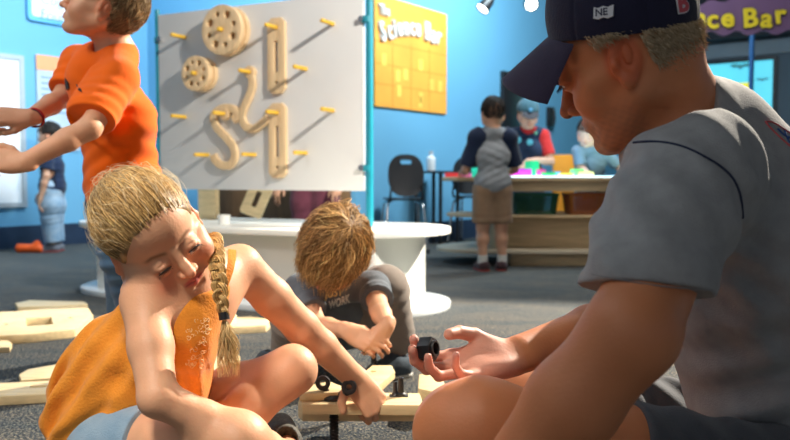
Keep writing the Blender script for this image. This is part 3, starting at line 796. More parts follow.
wb = MB(); P = W(456, 383, 1.85)
o = tag(wb.box((-.035, -.03, 0), (.045, .03, .022), bev=.004).build('white_block', mat('white_piece', (.78, .78, .76), .4, noise=.05, nscale=20)), 'small white flat piece below the man\'s wrist', 'block'); o.location = (P[0], P[1], .081); o.rotation_euler = (0, 0, .1)
o = tag(MB().box((-.05, -.04, 0), (.05, .04, .080), bev=.004).build('support_block', wood_f), 'wooden support block standing under the small white piece', 'block'); o.location = (P[0] + .005, P[1] + .01, 0)

def screw(name, label, x, y, z0, z1, r, group=None):
    t = thing(name, label, 'screw', (x, y, z0), 0, group)
    n = int((z1 - z0) / .0035); pr = [(0, 0)]
    for i in range(n): pr += [(r if i % 2 else r * .8, (i + .5) * (z1 - z0) / n)]
    MB().lathe(pr + [(0, z1 - z0)], 20).build('thread', black_p, t)
    return t
P = W(334, 402, 1.755); wx, wy = P[0], P[1]
t = screw('wing_screw', 'black wing screw standing through the front beam beside the girl\'s thumb', wx, wy, .0, ZT + .003, .011)
zb = ZT + .0008
MB().lathe([(0, 0), (.026, 0), (.026, .005), (.016, .010), (.0, .010)], 24, Matrix.Translation((0, 0, zb))).build('flange', black_p, t)
for px, py, sg in ((323, 383, -1), (349, 387, 1)):
    Q = W(px, py, wy if sg < 0 else 1.685) - V(wx, wy, 0)
    M = frameM(Q, V(1, 0, 0), V(0, .12, 1))
    w = MB().prism(circ(0, 0, .0165, 28), -.006, .006, holes=[circ(0, 0, .0062, 18)], M=M, bev=.002).build('wing', black_p, t)
    MB().tube([(sg * .014, 0, zb + .008), Q * .55 + V(sg * .006, 0, (zb + .006) * .45), Q + V(-sg * .004, 0, -.012)], .0075, 8).build('arm', black_p, w)
P = W(374, 370, 2.055)
t = screw('long_screw', 'long dark screw held upright in the toddler\'s hands', P[0], P[1], .0, .20, .0085)
P = W(401, 402, 1.78)
t = thing('plastic_cone', 'small black double pointed plastic peg on the frame beside the man\'s knee', 'peg', (P[0], P[1], ZT + .0005))
t.location[2] = ZT + .0015
MB().lathe([(0, 0), (.012, 0), (.012, .004), (.0075, .007), (.0060, .040), (.0035, .041), (.0, .041)], 16).build('post', black_p, t)
MB().lathe([(0, 0), (.010, 0), (.0055, .006), (.0045, .030), (.0, .031)], 16, Matrix.Translation((-.013, .004, 0))).build('post', black_p, t)
MB().box((-.026, -.012, -.0012), (.016, .013, .0), bev=.0004).build('foot', black_p, t)
P = W(436, 400, 1.80)
screw('leg_screw', 'black screw leg under the right end of the frame', P[0], P[1], 0, ZT - .0525, .011)

P = W(483, 366, 2.60)
mb = MB(); pr = [(0, .0), (.046, .0), (.052, .012), (.050, .045), (.040, .060), (.020, .066), (0, .067)]
mb.lathe(pr, 36)
k_ = mb.build('ribbed_knob', mat('cream_knob', (.72, .66, .54), .5, noise=.08, nscale=20))
for v in k_.data.vertices:
    a_ = math.atan2(v.co.y, v.co.x); f_ = 1 + .05 * math.cos(a_ * 18) if (v.co.x ** 2 + v.co.y ** 2) > 1e-4 else 1; v.co.x *= f_; v.co.y *= f_
k_.location = (P[0], P[1], .0005); tag(k_, 'round cream ribbed knob on the carpet just beyond the wrist of the man', 'knob')
# ============================================================ people
def skin(name, rough=.5): return mat(name, (1, 1, 1), rough, attr=True, noise=.07, nscale=22, bump=.08, bscale=220, sss=.12, spec=.4)
skin_m = skin('skin')
eye_m = mat('eye', (1, 1, 1), .15, attr=True, spec=.6)
lash_m = mat('eyelash', (.035, .02, .012), .6, noise=.1, nscale=50)
def cloth(name, col, noise=.1, nscale=18, bump=.15, bscale=350, rough=.85, **k):
    return mat(name, col, rough, noise=noise, nscale=nscale, bump=bump, bscale=bscale, sheen=.15, spec=.2, **k)

def head(m, F, kid=0., back=0., chub=0., open_=.004, earout=0., nose=1., lean=1., adult_mouth=0.):
    """kid 0 adult .. 1 small child; adds the head to model m in frame F (x right, y forward, z up)"""
    S = F.s; k = kid; L = lambda a, b: a + (b - a) * k
    def ell(c, r, kk=.01, op='u', R=None):
        RR = F.R if R is None else F.R @ R
        m.ell(F.p(*c), np.array(r) * S, RR, kk * S, op)
    def cap(a, b, ra, rb=None, kk=.01, op='u'): m.cap(F.p(*a), F.p(*b), ra * S, (ra if rb is None else rb) * S, kk * S, op)
    ell((0, -.018 + back / 2, .022), (.076, .094 - back / 2, L(.090, .092)), .0)
    ell((0, .018, .040), (.066, .066, L(.062, .066)), .02)                      # forehead
    ell((0, .030, -.040), (.056 + .004 * chub, .052, L(.066, .054)), .03)       # face
    for s in (-1, 1):
        ell((s * .046, .050, L(-.036, -.044)), (.022 + .005 * chub, .026 + .004 * chub, L(.024, .028)), .025)
        cap((s * .058, -.008, L(-.052, -.046)), (s * L(.026, .020), L(.058, .052), L(-.096, -.086)), .017 + .004 * chub, .014, .03)
        cap((s * .060, .040, -.016), (s * .066, -.005, -.012), .012, .012, .02)
    ell((0, L(.074, .066), L(-.098, -.088)), (L(.021, .018), L(.017, .015), L(.017, .015)), .02)
    if k < .6:
        cap((-.036, .078, .020), (.036, .078, .020), .011, .011, .015)
    # sockets
    ez = L(.0, -.014); ex = L(.0315, .0305)
    for s in (-1, 1):
        ell((s * (ex - .002), L(.099, .0955), ez + .001), (.019, L(.014, .0125), .0125), .016, 's')
    # nose
    nz = L(-.037, -.040)
    cap((0, L(.084, .078), L(.012, .0)), (0, L(.098, .089) * 1, nz + .012), L(.0075, .006), L(.0095, .008) * nose, .010)
    cap((0, L(.098, .089), nz + .012), (0, L(.107, .098), nz), L(.009, .008) * nose, L(.0105, .0088) * nose, .006)
    for s in (-1, 1):
        ell((s * .0115 * nose, L(.092, .086), nz - .003), (L(.0078, .0066) * nose, .010, L(.0075, .0062)), .006)
        ell((s * .0062, L(.100, .093), nz - .0085), (.0033, .0045, .003), .002, 's')
    # mouth
    mz = L(-.066, -.064); my = L(.087, .081)
    ell((0, my - .014, mz), (.026, .018, .016), .018)
    w = L(.023, .018)
    for s in (-1, 1):
        cap((0, my + .0035, mz + .004), (s * w, my - .010, mz - .000), .0042, .0018, .004)
        cap((0, my + .002, mz - .0058), (s * w * .8, my - .009, mz - .002), .0052, .002, .004)
        cap((0, my + .0105, mz - .0012), (s * w, my - .0035, mz - .0008), .0012, .0008, .0015, 's')
    cap((-.012, my + .003, mz - .017), (.012, my + .003, mz - .017), .004, .004, .008, 's')
    # eyelids
    er = .0125
    for s in (-1, 1):
        c = (s * ex, L(.0765, .0715), ez)
        m.ell(F.p(*c), np.ones(3) * (er + .0016) * S, F.R, .009 * S)
        m.ell(F.p(c[0] + s * .001, c[1] + er, ez - .0045), np.array([.0125, .012, open_]) * S, F.R, .001 * S, 's')
        cap((s * (ex - .011), c[1] + .0120, ez + .0085), (s * (ex + .012), c[1] + .0098, ez + .007), .0012, .0012, .003, 's')
    # ears
    for s in (-1, 1):
        A = rotm((0, 0, 1), s * -(.35 + earout)) @ rotm((1, 0, 0), .18)
        ec = np.array([s * .077, -.012, L(-.004, -.012)])
        ell(ec, (.006, .0185, .031), .006, 'u', A)
        o = A @ np.array([s * .0065, -.002, .003])
        ell(ec + o, (.006, .0115, .020), .004, 's', A)
        o = A @ np.array([s * .002, .001, -.028]); ell(ec + o, (.0055, .009, .010), .006, 'u', A)
        o = A @ np.array([s * .0035, .0125, -.006]); ell(ec + o, (.0045, .0045, .007), .004, 'u', A)
        o = A @ np.array([s * .0045, -.004, .004]); ell(ec + o, (.0025, .006, .013), .004, 'u', A)
    return dict(ez=ez, ex=ex, mz=mz, my=my, kid=kid, nz=nz, ey=L(.0765, .0715), er=er)

def headcol(F, H, base, lip=(.62, .22, .17), brow=(.25, .15, .08), browa=.7, blush=.35, eara=.55):
    base = np.array(base); lip = np.array(lip); brow = np.array(brow)
    def f(v, n):
        p = F.inv(v); x, y, z = p[:, 0], p[:, 1], p[:, 2]; ax = np.abs(x)
        col = np.tile(base, (len(v), 1))
        front = np.clip((y - .03) / .03, 0, 1) * (np.abs(z) < .14) * (ax < .1) * (y < .16)
        def mixin(w, c): 
            nonlocal col; w = np.clip(w, 0, 1)[:, None]; col = col * (1 - w) + np.array(c) * w
        sm = lambda d, a: 1 / (1 + np.exp(np.clip(d / a, -40, 40)))
        # cheeks and nose tip a little redder
        d = ((ax - .045) / .022) ** 2 + ((z + .040) / .02) ** 2; mixin(blush * np.exp(-d) * front, base * np.array([1.0, .62, .55]))
        d = (x / .014) ** 2 + ((z - H['nz']) / .012) ** 2; mixin(blush * .9 * np.exp(-d) * front, base * np.array([1.0, .66, .58]))
        # ears
        d = ((ax - .08) / .016) ** 2 + ((y + .012) / .026) ** 2 + ((z + .005) / .034) ** 2; mixin(eara * sm(d - 1, .15), base * np.array([1.02, .58, .46]))
        # lips
        w_ = .0225 if H['kid'] < .5 else .0185
        up = H['mz'] + .0085 - .35 * ax - .0015 * np.cos(np.minimum(ax / .004, 3)) ; lo = H['mz'] - .0115 + .42 * ax
        mixin(sm(ax - w_, .0012) * sm(z - up, .0008) * sm(lo - z, .0012) * front, lip)
        # mouth line
        mixin(.7 * sm(ax - w_, .001) * sm(np.abs(z - H['mz'] + .0012) - .0012, .0005) * front, lip * .4)
        # brows
        bz = H['ez'] + .0205 + .004 * np.sin(np.clip((ax - .012) / .034, 0, 1) * 2.6) - .004 * np.clip((ax - .036) / .012, 0, 1)
        mixin(browa * sm(np.abs(z - bz) - .0034, .0012) * sm(.013 - ax, .0015) * sm(ax - .047, .002) * front, brow)
        # lid rims
        d = ((ax - H['ex'] - .0005) / .0145) ** 2 + ((z - H['ez'] + .0045) / .0050) ** 2; mixin(.75 * sm(d - 1, .18) * front, base * np.array([.5, .33, .28]))
        d = ((ax - H['ex']) / .019) ** 2 + ((z - H['ez'] + .001) / .012) ** 2; mixin(.22 * np.exp(-d) * front, base * np.array([.85, .6, .55]))
        # nostrils
        d = ((ax - .0062) / .0036) ** 2 + ((z - H['nz'] + .0085) / .003) ** 2; mixin(.8 * sm(d - 1, .3) * front, base * .25)
        return col
    return f

def eyes(F, H, parent, iris=(.08, .05, .03), look=(0, -.35), origin=None, h=10):
    for s in (-1, 1):
        c = np.array([s * H['ex'], H['ey'], H['ez']]); b = bmesh.new()
        bmesh.ops.create_uvsphere(b, u_segments=24, v_segments=16, radius=H['er'] - .0007)
        v = np.array([q.co[:] for q in b.verts]); f = [[q.index for q in fc.verts] for fc in b.faces]; b.free()
        d = unit(V(look[0], 1, look[1])); cs = (v @ d) / H['er']
        col = np.where((cs > .86)[:, None], np.array(iris), np.array([.75, .70, .66])); col = np.where((cs > .965)[:, None], .01, col)
        P = (v + c) * F.s @ F.R.T + F.o - (origin if origin is not None else 0)
        me = bpy.data.meshes.new('eye'); me.from_pydata([tuple(q) for q in P], [], f)
        me.polygons.foreach_set('use_smooth', [True] * len(me.polygons))
        a = me.color_attributes.new('Col', 'FLOAT_COLOR', 'POINT'); cc = np.ones((len(v), 4), np.float32); cc[:, :3] = col; a.data.foreach_set('color', cc.ravel())
        link('eye', me, eye_m, parent)
        mb = MB(); pts = [F.p(s * (H['ex'] + q * .0125), H['ey'] + H['er'] * (1.10 - .30 * q * q) + .0006, H['ez'] - .0022 - .0035 * q * q + .0005) for q in np.linspace(-1, 1.05, 11)]
        mb.tube([p - (origin if origin is not None else 0) for p in pts], [.0008 * F.s] + [.0014 * F.s] * 9 + [.0006 * F.s], 6)
        for q in np.linspace(-.8, 1.1, 14):
            a_ = F.p(s * (H['ex'] + q * .0125), H['ey'] + H['er'] * (1.10 - .30 * q * q) + .0005, H['ez'] - .002 - .0035 * q * q)
            b_ = a_ + F.d(s * q * .45, 1, -.55) * .0062 * F.s
            if origin is not None: a_ = a_ - origin; b_ = b_ - origin
            mb.tube([a_, (a_ + b_) / 2 + F.d(0, .0, -.0006), b_], [.0005 * F.s, .0004 * F.s, .00015 * F.s], 4)
        mb.build('eyelashes', lash_m, parent)

def hand(m, wrist, fdir, back, sc=1., side=1, curl=(.5, .5, .5, .5), spread=.08, thumb=None, wr=.026, bends=None, plump=1.):
    """wrist point, finger direction, back-of-hand direction; side=+1: thumb towards local +x"""
    F = Fr(wrist, fdir, back, sc); k = .006 * sc
    base = [(.030, .094), (.010, .099), (-.011, .094), (-.030, .084)]
    ph = [(.043, .026, .021), (.048, .030, .023), (.044, .028, .022), (.034, .021, .020)]
    rad = [.0088, .0090, .0086, .0076]
    for i, (bx, by) in enumerate(base):
        a = F.p(side * bx * .62, .006, 0); b = F.p(side * bx, by, .003 - .004 * abs(i - 1.3))
        m.cap(a, b, .0155 * sc, .0115 * sc * plump, .012 * sc)
    m.ell(F.p(0, .052, -.004), np.array([.036, .045, .013]) * sc, F.R, .012 * sc)
    m.ell(F.p(side * .022, .036, -.010), np.array([.017, .030, .015]) * sc, F.R, .012 * sc)      # thenar
    m.ell(F.p(-side * .026, .038, -.009), np.array([.012, .030, .012]) * sc, F.R, .012 * sc)
    tips = []
    for i, (bx, by) in enumerate(base):
        p = np.array([side * bx, by, .001 - .004 * abs(i - 1.3)]); sp = side * spread * (1.5 - i) ; ang = 0
        c = curl[i]; bb = bends[i] if bends else (c, c * 1.15, c * .75)
        for j in range(3):
            ang += bb[j]; L = ph[i][j]
            d = np.array([math.sin(sp) * math.cos(ang), math.cos(sp) * math.cos(ang), -math.sin(ang)])
            q = p + d * L; r0 = rad[i] * (1 - .07 * j) * plump; r1 = rad[i] * (1 - .07 * (j + 1)) * plump
            m.cap(F.p(*p), F.p(*q), r0 * sc, r1 * sc, .0035 * sc if j else .007 * sc); p = q
        tips.append(F.p(*p))
    T = thumb or [(.026, .022, -.006), (.052, .050, -.018), (.062, .078, -.024), (.060, .102, -.026)]
    R = [.0135, .0115, .0102, .0088]
    T = [(side * a, b, c) for a, b, c in T]
    for j in range(3): m.cap(F.p(*T[j]), F.p(*T[j + 1]), R[j] * sc * plump, R[j + 1] * sc * plump, .009 * sc if j == 0 else .003 * sc)
    m.cap(F.p(0, -.02 , 0), F.p(0, .02, 0), wr, wr * 1.0, .012 * sc, 'u', .72, F.R[:, 2])
    return F, tips

def strands(name, roots, paths, m, parent, width, cols, origin=None, taper=.35):
    """paths: (N, M, 3) world points -> thin three-sided hairs with colour per hair"""
    P = np.asarray(paths); N, Mn, _ = P.shape
    T = np.gradient(P, axis=1); T /= np.linalg.norm(T, axis=2, keepdims=True) + 1e-9
    a = np.array([.31, .52, .79]); U = np.cross(T, a); U /= np.linalg.norm(U, axis=2, keepdims=True) + 1e-9; Wd = np.cross(T, U)
    t = np.linspace(0, 1, Mn)[None, :, None]; w = np.asarray(width).reshape(-1, 1, 1) * np.where(t > .6, 1 - (t - .6) / .4 * (1 - taper), 1)
    rings = [P + (U * math.cos(q) + Wd * math.sin(q)) * w for q in (0, 2.094, 4.189)]
    v = np.stack(rings, 2).reshape(-1, 3)
    base = (np.arange(N)[:, None, None] * Mn + np.arange(Mn - 1)[None, :, None]) * 3; k = np.arange(3)[None, None, :]
    k2 = (k + 1) % 3
    f = np.stack([base + k, base + k2, base + 3 + k2, base + 3 + k], -1).reshape(-1, 4)
    c = np.repeat(cols, Mn * 3, axis=0)
    return mesh_obj(name, v, None, f, m, parent, c, None) if origin is None else mesh_obj(name, v - origin, None, f, m, parent, c)
hair_m = mat('hair', (1, 1, 1), .46, attr=True, spec=.35, noise=.12, nscale=60)
def haircols(n, a, b, seed=1):
    r = np.random.default_rng(seed); t = r.beta(1.2, 1.2, (n, 1)); return (np.array(a) * (1 - t) + np.array(b) * t) * r.uniform(.8, 1.15, (n, 1))

def jersey_folds(m, lo, hi, specs, noise=0, seed=3, sc=30):
    """specs: (point, normal-ish direction, wavelength, amplitude, falloff radius)"""
    def f(x, y, z):
        d = 0
        for c, k, wl, am, fr in specs:
            k = unit(k); q = ((x - c[0]) * k[0] + (y - c[1]) * k[1] + (z - c[2]) * k[2])
            r2 = (x - c[0]) ** 2 + (y - c[1]) ** 2 + (z - c[2]) ** 2
            d = d + am * np.sin(q * 6.283 / wl + 1.5 * np.sin(r2 * 30)) * np.exp(-r2 / (fr * fr))
        if noise: d = d + noise * fbm((x, y, z), sc, seed, 2)
        return d
    m.disp(lo, hi, f)
# ------------------------------------------------------------ the man
def build_man():
    O = V(.60, 1.25, 0)
    t = thing('person', 'man in navy cap and grey T-shirt sitting on the carpet holding a black nut', 'person', tuple(O))
    HF = Fr((.321, 1.112, .789), (-.770, .53, -.355), (-.426, 0, .9), 1.05)
    m = Model(); SK = (.64, .235, .10)
    H = head(m, HF, kid=0, back=.017, open_=.0028, nose=1.0)
    nb = V(.450, 1.20, .675)
    m.cap(HF.p(0, -.026, -.035), nb + V(0, 0, .0), .058, .062, .03)
    m.cap(HF.p(0, .012, -.075), nb + V(-.035, 0, -.01), .040, .05, .04)
    # trapezius + torso (under the shirt)
    SL = V(.362, 1.035, .612); SR = V(.48, 1.41, .61)
    for S_ in (SL, SR): m.cap(nb + V(.02, 0, .02), S_, .055, .052, .04)
    ch = V(.56, 1.26, .48)
    m.cap(ch + V(-.02, -.07, .02), ch + V(.02, .07, .02), .12, .12, .05)
    m.cap(ch, V(.66, 1.24, .16), .13, .13, .06)
    # near arm
    EL = V(.254, .852, .452); WL = V(.10, .90, .235)
    m.chain([SL, SL * .5 + EL * .5 + V(.01, 0, 0), EL], [.057, .052, .048], .02)
    m.chain([EL, EL * .62 + WL * .38, WL], [.048, .049, .033], .02)
    hand(m, WL, unit(WL - EL) + V(0, .2, -.35), V(-.3, -.6, .6), 1.0, side=1, curl=(.55, .6, .6, .6))
    # far arm
    ER = V(.43, 1.42, .365); WR = W(512, 356, 1.23)
    m.chain([SR, SR * .5 + ER * .5, ER], [.058, .050, .042], .02)
    dr = unit(WR - ER)
    m.chain([ER, ER * .62 + WR * .38, WR - dr * .02], [.043, .043, .029], .02)
    # open palm-up hand: fingers point left, curled up around the nut
    fd = unit(V(-.90, -.40, -.10)); 
    HFr, tips = hand(m, WR - V(0, 0, .002), fd, V(-.05, .42, -.90), .98, side=-1, spread=.05,
        bends=[(.10, .70, .45), (.08, .70, .50), (.10, .75, .5), (.45, .60, .45)],
        thumb=[(.022, .020, -.010), (.043, .048, -.024), (.043, .077, -.036), (.033, .101, -.044)], wr=.030)
    # legs
    HL = V(.60, 1.12, .13); KL = V(.085, 1.07, .277); AL = V(.40, 1.30, .06)
    m.chain([HL, HL * .5 + KL * .5 + V(0, 0, .01), KL + V(.03, 0, .003), KL], [.088, .078, .062, .056], .03)
    m.chain([KL + V(0, .005, -.01), KL * .62 + AL * .38 + V(-.01, .03, -.02), AL], [.055, .054, .036], .025)
    HRt = V(.62, 1.38, .12); KR = V(.20, 1.56, .205); AR = V(.42, 1.14, .05)
    m.chain([HRt, HRt * .5 + KR * .5, KR], [.088, .074, .056], .03)
    m.chain([KR, KR * .62 + AR * .38 + V(0, 0, -.02), AR + V(0, .06, 0)], [.053, .05, .036], .025)
    hc = headcol(HF, H, SK, lip=(.50, .19, .13), brow=(.36, .22, .12), browa=.6, blush=.3, eara=.85)
    def colf(v, n):
        c = hc(v, n); p = HF.inv(v)
        # stubble
        w = np.clip(1.1 - ((np.abs(p[:, 0]) - .0) / .09) ** 2, 0, 1) * np.clip((-.048 - p[:, 2] + .2 * np.clip(.05 - p[:, 1], 0, 1)) / .02, 0, 1) * np.clip((p[:, 1] + .01) / .02, 0, 1) * (p[:, 2] > -.14) * (p[:, 1] < .12)
        g = .5 + .5 * fbm((p[:, 0] * 1., p[:, 1], p[:, 2]), 900, 2, 1)
        w = w * .75 * (.3 + .8 * g); c = c * (1 - w[:, None]) + np.array([.27, .13, .08]) * w[:, None]
        # red palm and knuckles
        q = HFr.inv(v); hm = (np.abs(q[:, 0]) < .09) & (q[:, 1] > -.01) & (q[:, 1] < .22) & (np.abs(q[:, 2]) < .12)
        w = np.where(hm, np.clip(.75 * (q[:, 1] + .01) / .03, 0, .75), 0); c = c * (1 - w[:, None]) + np.array([.80, .40, .30]) * w[:, None]
        for i, tp in enumerate(tips):
            d = np.linalg.norm(v - tp, axis=1); w = .5 * np.exp(-(d / .014) ** 2); c = c * (1 - w[:, None]) + np.array([.85, .33, .26]) * w[:, None]
        return c
    hb = (HF.o - .13, HF.o + .13, .0022)
    body = solid('body', m, .005, skin_m, t, fine=[(HF.o + V(-.16, -.11, -.15), HF.o + V(.13, .12, .12), .0021), (WR + V(-.20, -.08, -.07), WR + V(.03, .08, .10), .0019)], colf=colf, origin=O)
    eyes(HF, H, t, iris=(.12, .16, .2), origin=O)
    # nails as small children of the body? the hand shows only pads; skip
    # ---- hair: short, under the cap
    r = np.random.default_rng(2); N = 7000; pts = []
    hc_c = V(0, -.008, .022); hr_ = V(.0830, .0895, .0945)
    while len(pts) < N:
        u = unit(r.normal(size=3)); q = hc_c + u * hr_ * (1.045 if u[1] > -.1 else 1.0)
        if q[2] > .032 + .36 * (q[1] + .012) or q[1] > .052: continue
        line = -.068 if q[1] < -.045 else (-.068 + (q[1] + .045) * 1.6)
        if q[2] < line + .006 * math.sin(q[0] * 90) + .010 * abs(r.normal()): continue
        if abs(q[0]) > .055 and -.040 < q[1] < .012 and q[2] < .024: continue
        if q[1] > .012 and q[2] < -.012 + (q[1] - .012) * .55 + .008 * abs(r.normal()): continue
        pts.append((q, u))
    Q = np.array([p[0] for p in pts]); U = np.array([p[1] for p in pts])
    flow = np.stack([U[:, 0] * .25, -.55 + .0 * Q[:, 1], -.8 + 0 * Q[:, 2]], 1); flow -= U * (flow * U).sum(1, keepdims=True)
    flow += r.normal(size=flow.shape) * .22; flow /= np.linalg.norm(flow, axis=1, keepdims=True)
    ln = r.uniform(.007, .014, (N, 1)) * np.clip((Q[:, 2:3] + .085) / .06, .35, 1); tt = np.linspace(0, 1, 5)
    path = Q[:, None] * 1 + (flow * ln)[:, None] * tt[None, :, None] + (U * .0035)[:, None] * (tt ** .8 * (1 - .25 * tt))[None, :, None] - (U * .001)[:, None]
    path = path * HF.s @ HF.R.T + HF.o
    strands('hair', None, path, hair_m, t, r.uniform(.00035, .0006, N), haircols(N, (.34, .23, .12), (.74, .60, .40), 4), origin=O)
    # ---- cap
    capm = cloth('navy_cap_cloth', (.018, .018, .045), .12, 30, .25, 500)
    CFr = Fr(HF.p(0, -.012, .048), HF.R[:, 1] + HF.R[:, 2] * .36, HF.R[:, 2], HF.s)
    c = Model()
    c.ell(CFr.p(0, .001, -.004), np.array([.088, .096, .090]) * CFr.s, CFr.R)
    c.ell(CFr.p(0, .026, .022), np.array([.070, .066, .062]) * CFr.s, CFr.R, .02)
    def seams(x, y, z):
        P = [x - CFr.o[0], y - CFr.o[1], z - CFr.o[2]]
        lx = P[0] * CFr.R[0, 0] + P[1] * CFr.R[1, 0] + P[2] * CFr.R[2, 0]; ly = P[0] * CFr.R[0, 1] + P[1] * CFr.R[1, 1] + P[2] * CFr.R[2, 1] + .006
        a = np.arctan2(lx, ly); d = np.abs(((a / (math.pi / 3)) + .5) % 1 - .5) * (math.pi / 3) * np.sqrt(lx * lx + ly * ly)
        return .0016 * np.exp(-(d / .0022) ** 2)
    c.disp(CFr.o - .2, CFr.o + .2, seams)
    c.plane(CFr.p(0, 0, -.022), -CFr.R[:, 2] * 1, .0)
    inner = c.P[:]
    c.add(V(-9, -9, -9), V(9, 9, 9), lambda x, y, z: 0, .005, 'shell')
    # shell keeps an open bottom: re-cut
    c = Model(); c.P = inner[:3] + [(V(-9, -9, -9), V(9, 9, 9), lambda x, y, z: 0, .0052, 'shell')]
    c.plane(CFr.p(0, 0, -.022), -CFr.R[:, 2])
    cap_o = solid('baseball_cap', c, .0026, capm, t, origin=O, lo=CFr.o - .14, hi=CFr.o + .14)
    # brim: curved visor
    bm = bmesh.new(); nu, nv = 26, 12; R1, R2 = .088, .170
    def brim(u, v):
        a = u * 1.12; x = math.sin(a) * (.0865 + v * .0); y = .004 + math.cos(a) * .090
        ext = v * .076 * (max(math.cos(a * 1.12), 0) ** .55)
        return np.array([x * (1 + .02 * v), y + ext, -.016 - .052 * v - (x / .087) ** 2 * (.016 + .022 * v) + .01 * 0])
    vs = [[[bm.verts.new(CFr.p(*(brim(-1 + 2 * i / nu, j / nv) + V(0, 0, z)))) for j in range(nv + 1)] for i in range(nu + 1)] for z in (0, .0035)]
    for i in range(nu):
        for j in range(nv):
            for k in (0, 1):
                q = (vs[k][i][j], vs[k][i + 1][j], vs[k][i + 1][j + 1], vs[k][i][j + 1]); bm.faces.new(q if k else q[::-1])
    for i in range(nu):
        bm.faces.new((vs[0][i][nv], vs[0][i + 1][nv], vs[1][i + 1][nv], vs[1][i][nv])); bm.faces.new((vs[0][i + 1][0], vs[0][i][0], vs[1][i][0], vs[1][i + 1][0]))
    for j in range(nv):
        bm.faces.new((vs[0][0][j], vs[0][0][j + 1], vs[1][0][j + 1], vs[1][0][j])); bm.faces.new((vs[0][nu][j + 1], vs[0][nu][j], vs[1][nu][j], vs[1][nu][j + 1]))
    bmesh.ops.remove_doubles(bm, verts=list(bm.verts), dist=.0002); bmesh.ops.recalc_face_normals(bm, faces=list(bm.faces))
    for v in bm.verts: v.co -= Vector(O)
    b = MB(); b.bm.free(); b.bm = bm; cb = b.build('brim', cloth('cap_brim_cloth', (.035, .028, .06), .1, 30, .2, 500), cap_o); 
    # child of the cap: cap_o shares the origin of its parent
    # logo patches: wavy flag badge and a red letter on the side/back
    wm = mat('badge_white', (.75, .75, .78), .5, noise=.05, nscale=50); rm = mat('badge_red', (.60, .08, .10), .5, noise=.05, nscale=50)
    def oncap(a, z, off=.0015):
        """point on the cap shell at azimuth a (0 front, + to the man's left) and height z, with its frame"""
        r0 = 0.05
        lo, hi = .04, .14
        d = V(-math.sin(a), math.cos(a), 0)
        best = None
        for rr in np.linspace(.06, .13, 141):
            P = CFr.p(*(d * rr + V(0, 0, z)))
            v1 = c0f(P)
            if v1 > 0: best = rr; break
        P = CFr.p(*(d * (best) + V(0, 0, z))); e = 1e-3
        n = unit(V(*[c0f(P + e * k) - c0f(P - e * k) for k in np.eye(3)]))
        up = CFr.R[:, 2]; up = unit(up - n * np.dot(up, n)); return P + n * off, np.cross(up, n), up, n
    def c0f(P):
        D = .5
        for plo, phi, fn, k, op in inner[:2]:
            d = float(fn(P[0], P[1], P[2])); hh = max(k - abs(D - d), 0) / k if k else 0; D = min(D, d) - hh * hh * k * .25
        return D
    def badge(a, z, shapes, nm, mm, th=.0012):
        P, x, y, n = oncap(a, z); M = Matrix.Translation(-Vector(O)) @ frameM(P, x, y)
        mb = MB()
        for s in shapes: mb.prism(s, -.003, th, M=M)
        mb.build(nm, mm, cap_o)
    FL = [(-.012, -.008), (-.006, -.010), (0, -.008), (.006, -.010), (.013, -.008), (.014, .006), (.007, .004), (.001, .006), (-.006, .004), (-.011, .006)]
    badge(1.56, .010, [FL], 'flag_badge', wm)
    nvy = mat('badge_navy', (.02, .02, .06), .5, noise=.05, nscale=50)
    P, x, y, n = oncap(1.56, .010, .0026)
    MM = Matrix.Translation(-Vector(O)) @ frameM(P, x, y)
    text_mesh('badge_letters', 'NE', MM @ Matrix.Translation((-.0095, -.0055, 0)), .0125, nvy, cap_o, ext=.0008, bold=.0002)
    P, x, y, n = oncap(2.66, .006, .002)
    MM = Matrix.Translation(-Vector(O)) @ frameM(P, x, y)
    text_mesh('back_letter', 'B', MM @ Matrix.Translation((-.010, -.010, 0)), .032, rm, cap_o, ext=.001, bold=.0012)
    text_mesh('back_letter', 'B', MM @ Matrix.Translation((-.010, -.010, -.0008)), .032, wm, cap_o, ext=.0008, bold=.0028)
    P = CFr.p(0, -.004, .0845); MB().sphere(P - O + CFr.R[:, 2] * .0, (.006, .006, .005)).build('button', capm, cap_o)
    # ---- T-shirt
    s = Model()
    for S_ in (SL, SR): s.cap(nb + V(.03, 0, .0), S_ + V(0, 0, .0), .070, .068, .05)
    s.cap(nb + V(.05, 0, -.03), nb + V(.10, 0, -.09), .068, .085, .04)
    s.cap(SL + V(.02, .05, .0), V(.385, 1.13, .655), .062, .060, .04); s.cap(V(.385, 1.13, .655), nb, .060, .070, .03)
    s.cap(ch + V(.0, -.075, .02), ch + V(.04, .075, .02), .148, .148, .06)
    s.cap(ch + V(.01, 0, -.02), V(.69, 1.24, .12), .155, .175, .06)
    s.cap(SL + V(.05, .04, -.01), nb + V(.08, 0, -.06), .068, .070, .05)
    s.cap(nb + V(.0, .0, .0), nb + V(.04, 0, -.06), .072, .085, .05)
    axn = unit(HF.p(0, -.03, -.05) - (nb + V(0, 0, .02))); s.cap(nb, nb + axn * .070, .080, .070, .03)
    E2 = SL + (EL - SL) * .70
    s.cap(SL + V(.03, 0, .02), SL + (E2 - SL) * .5 + V(.0, -.005, 0), .073, .077, .04); s.cap(SL + (E2 - SL) * .5 + V(.0, -.005, 0), E2 + V(0, 0, .0), .077, .074, .02)
    E3 = SR + (ER - SR) * .62
    s.cap(SR, E3, .072, .080, .03)
